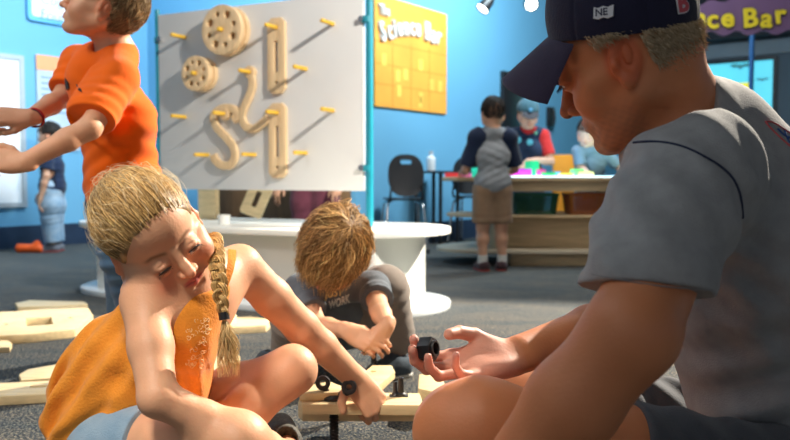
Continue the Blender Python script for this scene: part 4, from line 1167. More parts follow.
    jersey_folds(s, V(.1, .7, 0), V(1.0, 1.7, .8), [
        (V(.30, .95, .52), V(.8, -.3, .9), .055, .0060, .12), (V(.40, 1.0, .44), V(.5, -.2, 1), .05, .0075, .11), (V(.45, 1.08, .40), V(1, 0, .5), .06, .006, .09),
        (V(.62, 1.08, .28), V(-.5, 0, 1), .075, .009, .16), (V(.50, 1.05, .22), V(-.7, 0, 1), .07, .009, .12), (V(.38, .95, .62), V(1, .2, .6), .06, .0042, .12)], .0012, 5, 18)
    # neck opening, sleeve hems
    ax = unit(HF.p(0, -.03, -.05) - (nb + V(0, 0, .02)))
    s.cap(nb + ax * .163, nb + ax * .34, .078, .084, .006, 's')
    ad = unit(E2 - SL)
    # cut only the sleeve: planes limited to boxes around the sleeve
    def cut(P, n, lo, hi): s.add(lo, hi, lambda x, y, z: np.where((x > lo[0]) & (x < hi[0]) & (y > lo[1]) & (y < hi[1]) & (z > lo[2]) & (z < hi[2]), (x - P[0]) * n[0] + (y - P[1]) * n[1] + (z - P[2]) * n[2], -9), .0, 'i')
    cut(W(650, 296, .95), unit(V(-.12, -.25, -1)), E2 + V(-.16, -.16, -.17), E2 + V(.14, .08, .10))
    ad2 = unit(E3 - SR); cut(E3, ad2, E3 + V(-.12, -.07, -.14), E3 + V(.1, .14, .08))
    s.plane(V(.6, 1.2, .05), V(0, 0, -1))
    tee = cloth('grey_heather_jersey', (.35, .355, .355), .14, 45, .25, 420)
    sh = solid('t_shirt', s, .0045, tee, t, origin=O, fine=[(V(.15, .75, .34), V(.62, 1.12, .80), .0035)])
    # navy piping: armhole seam line, projected on the shirt
    def sdf(P):
        D = .5
        for plo, phi, fn, k, op in s.P:
            if op in 'ud' and (P > plo - .1).all() and (P < phi + .1).all():
                d = fn(*[np.float64(q) for q in P])
                if op == 'd': D = D + d
                else: hh = max(k - abs(D - d), 0) / k if k else 0; D = min(D, d) - hh * hh * k * .25
        return float(D)
    def onshirt(px, py, off=.001):
        Y0, Y1 = .7, 1.5
        for Y in np.linspace(Y0, Y1, 500):
            if sdf(W(px, py, Y)) < 0: break
        P = W(px, py, Y); e = 2e-3; n = unit(V(*[sdf(P + e * k) - sdf(P - e * k) for k in np.eye(3)])); return P + n * off, n
    seam = [onshirt(*q)[0] - O for q in ((634, 143), (644, 142), (655, 142), (672, 144), (688, 149), (704, 157), (719, 166), (731, 177), (738, 190), (741, 204), (742, 218))]
    pm = cloth('navy_piping', (.02, .03, .07), .1, 40)
    MB().tube(spline(seam, 6), .0016, 8).build('piping', pm, sh)
    # hem stitch on sleeve
    # red-blue print on the back
    P, n = onshirt(788, 140, .0012); up = unit(V(-.15, 0, 1)); x = unit(np.cross(up, n)); y = np.cross(n, x)
    return t, sh, onshirt, O, HFr, tips, HL, KL, HRt, KR, sdf
man_t, man_shirt, onshirt, manO, manHand, manTips, mHL, mKL, mHR, mKR, mansdf = build_man()
def man_extra():
    O = manO; t = man_t
    # shorts
    s = Model()
    s.cap(V(.70, 1.16, .14), V(.70, 1.34, .14), .13, .13, .05)
    s.cap(mHL + V(.03, 0, 0), mHL * .38 + mKL * .62 + V(0, -.002, .008), .115, .088, .04)
    s.cap(mHR + V(.03, 0, 0), mHR * .45 + mKR * .55, .115, .095, .04)
    jersey_folds(s, V(.2, .9, 0), V(.9, 1.6, .4), [(V(.42, 1.05, .22), V(1, 0, .8), .05, .006, .12), (V(.58, 1.05, .2), V(.6, 0, 1), .06, .008, .12), (V(.45, 1.4, .2), V(1, .3, .5), .05, .006, .12)], .001, 8, 20)
    d = unit(mKL - mHL); P = mHL * .44 + mKL * .56
    s.add(V(0, .9, 0), V(P[0] + .05, 1.24, .45), lambda x, y, z: np.where((x < P[0] + .05) & (y < 1.235), (x - P[0]) * d[0] + (y - P[1]) * d[1] + (z - P[2]) * d[2], -9), 0, 'i')
    s.plane(V(0, 0, .012), V(0, 0, -1))
    solid('shorts', s, .005, cloth('charcoal_shorts', (.085, .09, .10), .15, 30, .2, 300), t, origin=O)
    # print on the back of the shirt: outlined panel with letters
    rd = mat('print_red', (.62, .10, .11), .6, noise=.1, nscale=60); bl = mat('print_blue', (.04, .10, .30), .6, noise=.1, nscale=60); wh = mat('print_white', (.62, .64, .68), .6, noise=.05, nscale=60)
    def line(pxs, m_, w, nm):
        P_ = [onshirt(*q, .0008)[0] for q in pxs]; P_ = [p for p in P_ if p[1] < 1.35 and mansdf(p) < .01]
        if len(P_) > 1: MB().tube([p - O for p in P_], w, 6).build(nm, m_, man_shirt)
    line([(765, 122), (771, 122), (777, 125), (783, 129), (789, 133), (795, 137), (802, 141)], rd, .0013, 'print_outline')
    line([(765, 122), (769, 127), (774, 132), (780, 138), (787, 144), (794, 150), (802, 156)], rd, .0013, 'print_outline')
    line([(777, 129), (783, 135), (789, 138)], bl, .0018, 'print_letter'); line([(784, 131), (786, 137), (789, 143)], bl, .0018, 'print_letter'); line([(789, 137), (793, 141), (790, 146)], bl, .0018, 'print_letter')
    # stitch line above sleeve hem
    line([(592, 274), (606, 277), (622, 280), (640, 283), (660, 286), (680, 288), (700, 289), (712, 290)], cloth('hem_thread', (.22, .225, .23), .1, 40), .0007, 'hem_stitch')
    # shoe under the shin (mostly out of sight)
    sm = cloth('dark_trainer', (.05, .05, .055), .2, 30)
    for P, a, nm in ((V(.44, 1.42, .0), 2.3, 'shoe'), (V(.36, 1.02, .0), -2.6, 'shoe')):
        q = Model(); dd = V(math.cos(a), math.sin(a), 0)
        q.cap(P + V(0, 0, .045), P + dd * .1 + V(0, 0, .036), .042, .035, .02); q.plane(V(0, 0, .002), V(0, 0, -1))
        solid(nm, q, .005, sm, t, origin=O)
man_extra()
# ---- big black nut held in the man's fingers
def nut():
    P = manHand.p(.004, .128, -.030); P = W(428, 349, P[1])
    t = thing('plastic_nut', "chunky black hexagonal nut held in the man's open hand", 'nut', tuple(P))
    M = frameM(V(0, 0, 0), V(.35, .75, .35), V(-.3, -.25, .9))
    hexo = [(.0185 * math.cos(a), .0185 * math.sin(a)) for a in np.linspace(.2, 2 * math.pi + .2, 6, endpoint=False)]
    MB().prism(hexo, -.010, .010, holes=[circ(0, 0, .009, 24)], M=M, bev=.0015).build('hex_body', black_p, t)
    MB().prism(circ(0, 0, .0125, 28), .010, .0135, holes=[circ(0, 0, .009, 24)], M=M, bev=.0008).build('collar', black_p, t)
    return t
nut()
# ------------------------------------------------------------ hair that follows the skull
def skull_hair(name, F, c, rad, n, keep, target, arc, col, parent, origin, seed=3, width=(.0004, .0007), lift=.004, wave=0., end=None, steps=10, jitter=.12, curlf=0., clump=0.):
    """keep(q,u)->bool root filter in head space; target(q,u)->direction on the sphere to comb towards; arc(q)->length in radians"""
    r = np.random.default_rng(seed); R = []; c = np.array(c); rad = np.array(rad)
    while len(R) < n:
        u = r.normal(size=(n * 2, 3)); u /= np.linalg.norm(u, axis=1, keepdims=True); q = c + u * rad
        k = keep(q, u); R += list(u[k])
    U = np.array(R[:n]); T = target(c + U * rad, U); T = T / np.linalg.norm(T, axis=1, keepdims=True)
    T = T + r.normal(size=T.shape) * jitter; d = T - U * (T * U).sum(1, keepdims=True); d /= np.linalg.norm(d, axis=1, keepdims=True) + 1e-9
    A = arc(c + U * rad, U) * r.uniform(.75, 1.1, n)
    full = np.arccos(np.clip((U * T / np.linalg.norm(T, axis=1, keepdims=True)).sum(1), -1, 1)); A = np.minimum(A, full) if end is None else A
    ph = r.uniform(0, 6.28, (n, 1)); fr = r.uniform(.8, 1.3, (n, 1)); lf = r.uniform(.2, 1., (n, 1)) * lift
    t = np.linspace(0, 1, steps)[None, :]; ang = A[:, None] * t
    side = np.cross(U, d)
    P = U[:, None] * np.cos(ang)[..., None] + d[:, None] * np.sin(ang)[..., None]
    lat = wave * np.sin(ph + fr * ang * 9) * (.2 + t) + curlf * np.sin(ph + fr * 7 * t) * t ** 2
    rr = 1 + (lf * (np.sin(np.pi * np.clip(t, 0, .999)) * .5 + t * .5) + curlf * .8 * np.cos(ph + fr * 7 * t) * t ** 2) / rad.mean()
    if clump:
        k1 = fbm((U[:, 0] + d[:, 0] * 0, U[:, 1], U[:, 2]), 16, seed, 2)[:, None]; k2 = fbm((U[:, 0], U[:, 1], U[:, 2]), 26, seed + 5, 1)[:, None]
        rr = rr + clump * k1 * np.sin(np.pi * t * .9) / rad.mean(); lat = lat + clump * 1.6 * k2 * t
    Q = c + (P + side[:, None] * lat[..., None] / rad.mean()) * rad * rr[..., None]
    if end is not None: Q = end(Q, t, r)
    Wp = Q * F.s @ F.R.T + F.o
    return strands(name, None, Wp, hair_m, parent, r.uniform(width[0], width[1], n), np.clip(haircols(n, col[0], col[1], seed) * (1 + .36 * fbm((U[:, 0], U[:, 1], U[:, 2]), 18, seed + 2, 2)[:, None]), 0, 1), origin=origin)
def scalp(F, c, rad, parts, m, parent, origin, keepcut, col, h=.003, name='scalp_hair'):
    """solid under-layer so the strands never look bald"""
    s = Model(); s.ell(F.p(*c), np.array(rad) * F.s, F.R)
    for a, b in parts: s.ell(F.p(*a), np.array(b) * F.s, F.R, .02)
    for sg in (-1, 1): s.ell(F.p(sg * .090, .000, -.014), np.array([.028, .036, .036]) * F.s, F.R, .006, 's')
    for p, nrm in keepcut: s.plane(F.p(*p), F.d(*nrm), .006)
    def cf(v, n):
        p = F.inv(v); g = .5 + .5 * np.sin(fbm((p[:, 0] * 3, p[:, 1] * .6, p[:, 2] * 1.), 160, 3, 2) * 4)
        return np.array(col[0]) * (1 - g[:, None]) + np.array(col[1]) * g[:, None]
    return solid(name, s, h, hair_m, parent, colf=cf, origin=origin)
def shoe(name, P, ang, L, W_, H, m, sole_m, parent, origin, pitch=0., cuff=True):
    """trainer: upper and a sole as its sub-part; P is the middle of the sole on the ground"""
    d = V(math.cos(ang) * math.cos(pitch), math.sin(ang) * math.cos(pitch), math.sin(pitch)); up = unit(V(0, 0, 1) - d * d[2]); F = Fr(P, d, up)
    s = Model()
    s.cap(F.p(0, -L * .32, H * .42), F.p(0, L * .30, H * .30), W_ * .46, W_ * .44, .03)
    s.cap(F.p(0, -L * .30, H * .5), F.p(0, -L * .16, H * .78), W_ * .44, W_ * .34, .03)
    s.cap(F.p(0, -L * .10, H * .7), F.p(0, L * .18, H * .42), W_ * .34, W_ * .34, .03)
    s.cap(F.p(0, -L * .22, H * .85), F.p(0, -L * .20, H * 1.5), W_ * .27, W_ * .27, .004, 's')
    s.plane(F.p(0, 0, H * .17), -F.R[:, 2])
    o = solid(name, s, .003, m, parent, origin=origin)
    q = Model(); q.cap(F.p(0, -L * .33, H * .12), F.p(0, L * .31, H * .12), W_ * .49, W_ * .47, .01); q.plane(F.p(0, 0, H * .17), F.R[:, 2]); q.plane(F.p(0, 0, .0015), -F.R[:, 2])
    solid('sole', q, .003, sole_m, o, origin=origin)
    return o
denim = cloth('blue_denim', (.035, .085, .17), .35, 9, .2, 400, col2=(.10, .19, .30))
denim_l = cloth('pale_denim', (.20, .32, .44), .3, 12, .25, 400, col2=(.36, .46, .55))
white_rub = mat('white_rubber', (.66, .65, .60), .6, noise=.1, nscale=20)

# ------------------------------------------------------------ the girl
def build_girl():
    O = V(-.46, 1.42, 0)
    t = thing('person', 'girl with blonde braid and orange sleeveless top bending over the wooden frame', 'person', tuple(O))
    SK = (.76, .40, .235)
    HF = Fr((-.401, 1.33, .520), (.646, -.71, -.30), (-.302, -.576, .759), .94)
    m = Model(); H = head(m, HF, kid=.75, chub=.6, open_=.0028, nose=1.0)
    SR = V(-.412, 1.305, .417); SL = V(-.292, 1.50, .452); nb = V(-.358, 1.41, .435)
    m.cap(HF.p(0, -.028, -.03), nb + V(0, 0, .0), .042, .042, .02)
    m.cap(HF.p(0, .01, -.06), nb + V(.02, -.01, -.01), .028, .036, .02)
    m.chain([SR, nb, SL], [.034, .044, .034], .03)
    m.cap(SR + V(.03, .02, -.03), SL + V(-.03, -.03, -.03), .045, .045, .04)
    PV = V(-.475, 1.45, .12)
    m.cap(nb + V(-.01, 0, -.05), PV, .075, .085, .05)
    EL = V(-.190, 1.612, .313); WL = W(356, 379, 1.72)
    m.chain([SL, SL * .5 + EL * .5, EL], [.039, .0365, .0345], .015)
    m.chain([EL, EL * .65 + WL * .35, WL], [.0345, .0325, .0250], .012)
    # left hand: palm down on the beam, fingers hooked over its right end, thumb between the wings
    fd = unit(V(.55, -.05, -.74))
    LH, ltips = hand(m, WL, fd, V(.25, -.85, .40), .80, side=1, spread=.04, bends=[(1.0, 1.2, .7), (1.05, 1.3, .7), (1.1, 1.3, .7), (1.15, 1.3, .7)],
                     thumb=[(.024, .010, -.004), (.046, .012, -.012), (.066, .026, -.018), (.076, .046, -.020)], wr=.0235, plump=1.12)
    ER = V(-.362, 1.205, .282); WR = V(-.208, 1.255, .185)
    m.chain([SR, SR * .5 + ER * .5 + V(0, -.0, 0), ER], [.037, .0335, .029], .015)
    m.chain([ER, ER * .6 + WR * .4, WR], [.029, .0285, .0205], .012)
    hand(m, WR, WR - ER + V(.02, .02, -.02), V(0, -.3, 1), .70, side=-1, curl=(.4, .4, .45, .5), wr=.0205)
    HL = V(-.425, 1.53, .11); KL = W(292, 370, 1.54); AL = V(-.385, 1.375, .135)
    m.chain([HL, HL * .5 + KL * .5 + V(0, 0, .012), KL], [.070, .060, .0455], .03)
    m.chain([KL, KL * .6 + AL * .4 + V(0, -.006, -.012), AL], [.0455, .041, .028], .02)
    m.cap(AL, AL + V(-.07, -.03, -.03), .026, .022, .02)
    HR = V(-.49, 1.36, .145); KR = V(-.245, 1.225, .205); AR = V(-.205, 1.50, .085)
    m.chain([HR, HR * .5 + KR * .5, KR], [.070, .060, .046], .03)
    m.chain([KR, KR * .6 + AR * .4 + V(0, 0, -.01), AR], [.046, .040, .028], .02)
    m.cap(AR, AR + V(-.01, .06, 0), .027, .024, .02)
    hc = headcol(HF, H, SK, lip=(.68, .16, .13), brow=(.20, .09, .035), browa=.95, blush=.8)
    def colf(v, n):
        c = hc(v, n)
        for tp in ltips + [KL + V(0, 0, .03)]:
            d = np.linalg.norm(v - tp, axis=1); w = .35 * np.exp(-(d / .02) ** 2); c = c * (1 - w[:, None]) + np.array([.82, .36, .24]) * w[:, None]
        return c
    solid('body', m, .0042, skin_m, t, fine=[(HF.o + V(-.11, -.12, -.12), HF.o + V(.13, .11, .10), .0020), (WL + V(-.07, -.10, -.11), WL + V(.11, .06, .05), .0016)], colf=colf, origin=O)
    eyes(HF, H, t, iris=(.12, .08, .04), origin=O)
    # hair
    cc, cr = (0, -.010, .028), (.0835, .0990, .0990); colr = ((.20, .095, .025), (.92, .60, .24))
    hl = lambda q: (q[:, 2] > .054 + (q[:, 1] - .06) * .6 - .25 * np.maximum(np.abs(q[:, 0]) - .03, 0)) | (q[:, 1] < .035 - .0 * q[:, 2])
    kr = np.random.default_rng(11)
    def keep(q, u):
        q = q + np.abs(kr.normal(size=(len(q), 1))) * np.array([[0, .005, -.007]])
        return hl(q) & (q[:, 2] > -.060 + .3 * (q[:, 1] + .05)) & ~((np.abs(q[:, 0]) > .055) & (q[:, 1] > -.03) & (q[:, 2] < .018))
    gather = unit(V(-.30, -.75, -.62)); crown = unit(V(.0, -.80, .50))
    def gt(q, u):
        w = np.clip((q[:, 1] + .075) / .05, 0, 1)[:, None] * np.clip((q[:, 2] + .05) / .05, 0, 1)[:, None]; return crown * w + gather * (1 - w)
    hair = scalp(HF, cc, (.0815, .0965, .0965), [], None, t, O, [((0, .066, .052), (0, .76, -.65)), ((0, 0, -.062), (0, .15, -1))], ((.20, .12, .05), (.50, .34, .16)), name='hair')
    skull_hair('hair_strands', HF, cc, cr, 6500, keep, gt, lambda q, u: np.full(len(u), 1.05), colr, hair, O, 4, (.00035, .0008), .0045, wave=.0035, jitter=.08, clump=.003)
    # baby hairs that stand up in the light, mostly at the forehead and crown
    skull_hair('flyaway_hair', HF, cc, cr, 420, keep, gt, lambda q, u: np.full(len(u), .6), ((.6, .42, .2), (.9, .75, .5)), hair, O, 9, (.0002, .0003), .022, wave=.012, jitter=.5)
    # braid
    B = spline([HF.p(-.030, -.098, -.045), V(-.338, 1.437, .482), W(214, 240, 1.40), W(217, 264, 1.32), W(220, 290, 1.285), W(224, 316, 1.275)], 8)
    B = np.array(B); L = np.concatenate([[0], np.cumsum(np.linalg.norm(np.diff(B, axis=0), axis=1))]); S = np.linspace(0, L[-1], 110)
    C3 = np.stack([np.interp(S, L, B[:, i]) for i in range(3)], 1); T = np.gradient(C3, axis=0); T /= np.linalg.norm(T, axis=1, keepdims=True)
    sx = np.cross(T, V(0, -1, .1)); sx /= np.linalg.norm(sx, axis=1, keepdims=True); sy = np.cross(sx, T)
    r = np.random.default_rng(5); paths = []
    for k in range(3):
        ph = k * 2.094 + S / .030 * 2.094 * 1.5
        cx = .0085 * np.sin(ph); cy = .0045 * np.sin(2 * ph)
        amp = np.interp(S / S[-1], [0, .1, .9, 1], [1.3, 1.15, .9, .6])
        cen = C3 + sx * (cx * amp)[:, None] + sy * (cy * amp)[:, None]
        for j in range(70):
            a = r.uniform(0, 6.28); q = .0068 * math.sqrt(r.uniform()) ; fl = .55
            paths.append(cen + (sx * math.cos(a) + sy * math.sin(a) * fl) * (q * amp)[:, None])
    braid = strands('braid', None, np.array(paths), hair_m, t, r.uniform(.0007, .0011, len(paths)), haircols(len(paths), (.42, .22, .06), (.95, .66, .28), 8), origin=O)
    tp = C3[-1]; MB().tube([tp - O + T[-1] * -.006, tp - O + T[-1] * .006], .0085, 14).build('hair_tie', black_p, braid)
    tail = []
    for j in range(420):
        a, q = r.uniform(0, 6.28), math.sqrt(r.uniform()); e = W(229 + 11 * q * math.cos(a), 352 + r.uniform(-12, 26), 1.275 + .012 * q * math.sin(a))
        s0 = tp + (sx[-1] * math.cos(a) + sy[-1] * math.sin(a)) * q * .006; mid = (s0 + e) / 2 + V(.006 * math.cos(a) - .0, .006 * math.sin(a), .0) * q * 2
        tt = np.linspace(0, 1, 9)[:, None]; tail.append(s0 * (1 - tt) ** 2 + 2 * mid * tt * (1 - tt) + e * tt ** 2 + V(1, 0, 0) * .002 * np.sin(tt * 9 + a))
    strands('braid_tail', None, np.array(tail), hair_m, braid, r.uniform(.0004, .0007, len(tail)), haircols(len(tail), (.55, .33, .11), (.98, .74, .38), 8), origin=O)
    # orange top: sleeveless, flaring towards the back
    orange_c = cloth('orange_cotton', (.80, .285, .03), .12, 25, .3, 260)
    s = Model()
    s.cap(nb + V(.0, -.012, -.058), PV + V(-.01, -.005, .10), .078, .098, .05)
    s.cap(SR + V(.035, .025, -.05), SL + V(-.05, -.055, -.05), .050, .040, .05)
    s.cap(PV + V(0, 0, .12), PV + V(-.055, .0, .015), .112, .135, .05)
    s.cap(nb + V(-.04, .02, -.02), W(64, 388, 1.46), .050, .024, .06)
    s.cap(nb + V(.012, -.03, -.01), nb + V(.010, -.045, -.09), .054, .062, .04)
    s.cap(PV + V(-.03, -.02, .13), W(86, 436, 1.34), .070, .028, .06)
    s.cap(PV + V(.02, -.02, .10), W(200, 392, 1.42), .085, .030, .06)
    jersey_folds(s, V(-.8, 1.1, 0), V(-.1, 1.7, .5), [(V(-.56, 1.40, .22), V(.8, -.4, -.55), .06, .012, .16), (V(-.60, 1.45, .22), V(.9, -.2, -.2), .035, .006, .10), (V(-.50, 1.32, .18), V(.6, .2, -1), .04, .005, .08), (V(-.33, 1.36, .28), V(.9, .3, .2), .030, .0035, .08), (V(-.42, 1.33, .30), V(.4, -.3, 1), .05, .003, .09)], .0014, 5, 26)
    top_n = unit(V(.25, -.25, 1)); s.plane(nb + V(0, 0, .022), top_n, .004)
    s.cap(SR + V(-.012, -.01, .02), SR + V(-.01, -.015, -.045), .042, .040, .012, 's')
    s.cap(SL + V(.02, .01, .02), SL + V(.02, .01, -.045), .042, .040, .012, 's')
    s.cap(SR + (ER - SR) * .35, ER, .036, .032, .004, 's')
    s.plane(V(0, 0, .075), V(0, 0, -1), .01)
    p_, q_ = W(240, 262, 1.38), W(219, 340, 1.38); dd = unit(q_ - p_); n_ = unit(np.cross(V(0, 1, 0), dd)); s.plane(p_, n_ if n_[0] > 0 else -n_, .02)
    for a_, b_ in (((100, 284), (47, 390)), ((47, 393), (78, 446))):
        p_, q_ = W(*a_, 1.45), W(*b_, 1.45); dd = unit(q_ - p_); n_ = unit(np.cross(V(0, 1, 0), dd)); n_ = n_ if n_[0] < 0 else -n_; s.plane(p_, n_, .02)
    s.add(V(-.9, 1.0, 0), V(0, 1.8, .6), lambda x, y, z: (-(z - .115) * .75 - (x + .62) * -.25) , .01, 'i') if False else None
    top = solid('sleeveless_top', s, .0035, orange_c, t, origin=O)
    # straps
    for S_, sg in ((SR, 1),):
        c = S_ * .60 + nb * .40; f = V(.82, -.57, 0)
        pts = spline([c + f * .062 + V(0, 0, -.045), c + f * .045 + V(0, 0, .008), c + V(0, 0, .047), c - f * .045 + V(0, 0, .010), c - f * .065 + V(0, 0, -.04)], 5)
        MB().tube([p - O for p in pts], .005, 10, flat=(.016, .003), up=(0, 0, 1)).build('strap', orange_c, top)
    pink = cloth('pink_strap_cloth', (.70, .28, .25), .1, 30)
    c = SR * .48 + nb * .52; f = V(.82, -.57, 0)
    pts = spline([c + f * .064 + V(0, 0, -.05), c + f * .047 + V(0, 0, .006), c + V(0, 0, .0475), c - f * .045 + V(0, 0, .010)], 5)
    MB().tube([p - O for p in pts], .005, 10, flat=(.006, .003), up=(0, 0, 1)).build('inner_strap', pink, top)
    # pale embroidery on the chest, traced on the cloth
    def sdf(P):
        D = .5
        for plo, phi, fn, k, op in s.P:
            if (P > plo - .08).all() and (P < phi + .08).all() or op == 'i':
                d = float(fn(*[np.float64(q) for q in P]))
                if op == 'd': D = D + d
                elif op == 'u': hh = max(k - abs(D - d), 0) / k if k else 0; D = min(D, d) - hh * hh * k * .25
                elif op == 's': D = max(D, -d)
                elif op == 'i': D = max(D, d)
        return D
    def onto(px, py):
        for Y in np.linspace(1.1, 1.6, 300):
            P = W(px, py, Y)
            if sdf(P) < 0: return P - O + V(0, -.0005, 0)
        return None
    emb = mat('embroidery_thread', (.92, .62, .30), .7, noise=.1, nscale=80)
    eb = MB(); rr = random.Random(4); cnt = 0
    for k in range(46):
        u = rr.uniform(0, 1); py = 318 + 50 * u; px = 212 - 10 * u - rr.uniform(0, 24) * (1 - .35 * u); a0 = rr.uniform(0, 6.28); R = rr.uniform(1.6, 3.2)
        pts = [onto(px + R * (1 - .6 * q) * math.cos(a0 + 5 * q), py + R * (1 - .6 * q) * math.sin(a0 + 5 * q)) for q in np.linspace(0, 1, 8)]
        if all(p is not None for p in pts) and max(p[1] for p in pts) - min(p[1] for p in pts) < .02: eb.tube(pts, .0007, 5); cnt += 1
    if cnt: eb.build('embroidery', emb, top)
    # denim shorts
    q = Model(); q.cap(PV + V(0, -.06, -.005), PV + V(.02, .07, -.01), .098, .095, .04)
    q.cap(HR + V(0, 0, 0), HR * .60 + KR * .40, .082, .074, .03); q.cap(HL, HL * .58 + KL * .42, .082, .073, .03)
    d = unit(KR - HR); P = HR * .62 + KR * .38
    q.add(V(-.8, 1.1, 0), V(0, 1.42, .4), lambda x, y, z: np.where((y < 1.43), (x - P[0]) * d[0] + (y - P[1]) * d[1] + (z - P[2]) * d[2], -9), 0, 'i')
    d2 = unit(KL - HL); P2 = HL * .52 + KL * .48
    q.add(V(-.8, 1.42, 0), V(0, 1.8, .4), lambda x, y, z: np.where((y > 1.43), (x - P2[0]) * d2[0] + (y - P2[1]) * d2[1] + (z - P2[2]) * d2[2], -9), 0, 'i')
    q.plane(V(0, 0, .01), V(0, 0, -1)); jersey_folds(q, V(-.8, 1.1, 0), V(0, 1.8, .4), [], .0012, 6, 40)
    solid('denim_shorts', q, .0035, denim_l, t, origin=O)
    # dark perforated shoe with pale rim seen beyond the shin, and the other one
    sm = mat('perforated_grey_shoe', (.13, .125, .10), .7, noise=.5, nscale=160, bump=.4, bscale=260)
    shoe('shoe', V(-.235, 1.600, .052), 1.9, .165, .078, .085, sm, white_rub, t, O, pitch=.5)
    shoe('shoe', V(-.45, 1.30, .0), 3.6, .165, .07, .06, sm, white_rub, t, O)
    return t, top
girl, girl_top = build_girl()
# ------------------------------------------------------------ a child's figure from its joints
def figure(label, O, HF, J, s, SK, hair, shirt, pants, shoes, kid=.9, fine=True, sleeve=.75, pant=.93, h=.006, hands=(None, None), name='person',
           lip=(.62, .22, .17), hem=.45, short=False, baggy=1.25, iris=(.08, .05, .03), foldamp=.003, cloth_h=None, legsq=1., shirt_extra=None, hairfn=None, browc=(.3, .18, .1)):
    """J: neck, shR, shL, elR, elL, wrR, wrL, pel, hipR, hipL, knR, knL, anR, anL; s scales the radii (1 = seven year old)"""
    O = V(*O); t = thing(name, label, 'person', tuple(O)); m = Model(); J = {k: V(*v) for k, v in J.items()}
    H = head(m, HF, kid=kid, chub=.7, open_=.0038)
    m.cap(HF.p(0, -.028, -.03), J['neck'], .040 * HF.s / .92, .042 * s, .02)
    m.cap(HF.p(0, .008, -.06), J['neck'], .028, .036 * s, .02)
    m.chain([J['shR'], J['neck'] + V(0, 0, -.01), J['shL']], [.035 * s, .044 * s, .035 * s], .03)
    wa = J['pel'] * .45 + J['neck'] * .55; ax = unit(J['shL'] - J['shR']); hw = np.linalg.norm(J['shL'] - J['shR']) / 2
    m.cap(wa - ax * hw * .30, wa + ax * hw * .30, .060 * s, .060 * s, .04); m.cap(wa, J['pel'], .072 * s, .078 * s, .05)
    for S_ in 'RL':
        a, e, w = J['sh' + S_], J['el' + S_], J['wr' + S_]
        m.chain([a, (a + e) / 2, e], [.036 * s, .031 * s, .028 * s], .015); m.chain([e, e * .65 + w * .35, w], [.028 * s, .028 * s, .020 * s], .012)
        k, q, f = J['hip' + S_], J['kn' + S_], J['an' + S_]
        m.chain([k, (k + q) / 2, q], [.066 * s, .056 * s, .042 * s], .03); m.chain([q, q * .62 + f * .38, f], [.042 * s, .040 * s, .026 * s], .02)
    HH = []
    for S_, sd, hd in (('R', -1, hands[0]), ('L', 1, hands[1])):
        hd = hd or dict(); w = J['wr' + S_]; e = J['el' + S_]
        HH.append(hand(m, w, hd.get('f', w - e), hd.get('b', V(0, 0, 1)), .70 * s * hd.get('sc', 1), side=sd, wr=.020 * s, spread=.05, curl=hd.get('curl', (.4, .45, .5, .5)), bends=hd.get('bends'), thumb=hd.get('thumb')))
    hc = headcol(HF, H, SK, lip=lip, brow=browc, blush=.5)
    fb = []
    if fine:
        fb.append((HF.o - .135 * HF.s, HF.o + .13 * HF.s, fine if fine is not True else .0028))
        for w, f in (('wrR', HH[0][0]), ('wrL', HH[1][0])):
            c = f.p(0, .08, -.02); fb.append((c - .075 * s, c + .075 * s, .0021 if fine is True else fine * .8))
        if (np.abs(fb[1][0] - fb[2][0]) < .14).all(): fb = [fb[0], (np.minimum(fb[1][0], fb[2][0]), np.maximum(fb[1][1], fb[2][1]), fb[1][2])]
    solid('body', m, h, skin_m, t, fine=fb, colf=hc, origin=O)
    if fine is True: eyes(HF, H, t, iris=iris, origin=O)
    # shirt
    c = Model(); nk = J['neck']
    c.chain([J['shR'], nk + V(0, 0, -.012), J['shL']], [.045 * s, .052 * s, .045 * s], .03)
    c.cap(wa - ax * hw * .34, wa + ax * hw * .34, .075 * s, .075 * s, .05)
    low = nk * (1 - 1) + J['pel'] + (nk - J['pel']) * (.12 - hem * .1)
    c.cap(wa, low, .085 * s, .098 * s, .05)
    c.cap(low - ax * .03 * s, low + ax * .03 * s, .097 * s, .097 * s, .03)
    if shirt_extra: shirt_extra(c)
    for S_ in 'RL':
        a, e = J['sh' + S_], J['el' + S_]; b = a + (e - a) * (min(sleeve, 1) + .12)
        c.cap(a, b, .045 * s, .050 * s, .025)
        if sleeve > 1: c.cap(e, e + (J['wr' + S_] - e) * (sleeve - 1), .040 * s, .034 * s, .015)
    sp = [(V(*(J['sh' + q] * .5 + J['el' + q] * .5)), unit(J['el' + q] - J['sh' + q]) + V(.1, .2, .1), .035 * s, foldamp * .7, .06 * s) for q in 'RL']
    sp += [(wa + V(0, -.04, .02), V(.4, 0, 1), .05 * s, foldamp, .10 * s), (J['pel'] + V(0, 0, .08), V(-.5, .2, 1), .045 * s, foldamp * 1.3, .12 * s)]
    lo_, hi_ = c.bounds(); jersey_folds(c, lo_, hi_, sp, foldamp * .3, 4, 24)
    un = unit(HF.p(0, -.02, -.05) - nk); c.cap(nk + un * .022 * s + HF.R[:, 1] * .014, nk + un * .12, .046 * s, .05 * s, .004, 's')
    if sleeve <= 1:
        for S_ in 'RL':
            a, e = J['sh' + S_], J['el' + S_]; d = unit(e - a); P = a + (e - a) * sleeve; R_ = .075 * s
            def fn(x, y, z, P=P, d=d, a=a, R_=R_):
                ax_ = (x - P[0]) * d[0] + (y - P[1]) * d[1] + (z - P[2]) * d[2]
                rr = np.sqrt(np.maximum((x - P[0]) ** 2 + (y - P[1]) ** 2 + (z - P[2]) ** 2 - ax_ ** 2, 0))
                return np.where((rr < R_) & (ax_ < .12) , ax_, -9.)
            c.add(P - .1, P + .1, fn, 0, 'i')
    ch_ = cloth_h or h * .8
    bot = unit(J['pel'] - nk); c.plane(low + bot * .062 * s, bot)
    so = solid('shirt', c, ch_, shirt, t, origin=O)
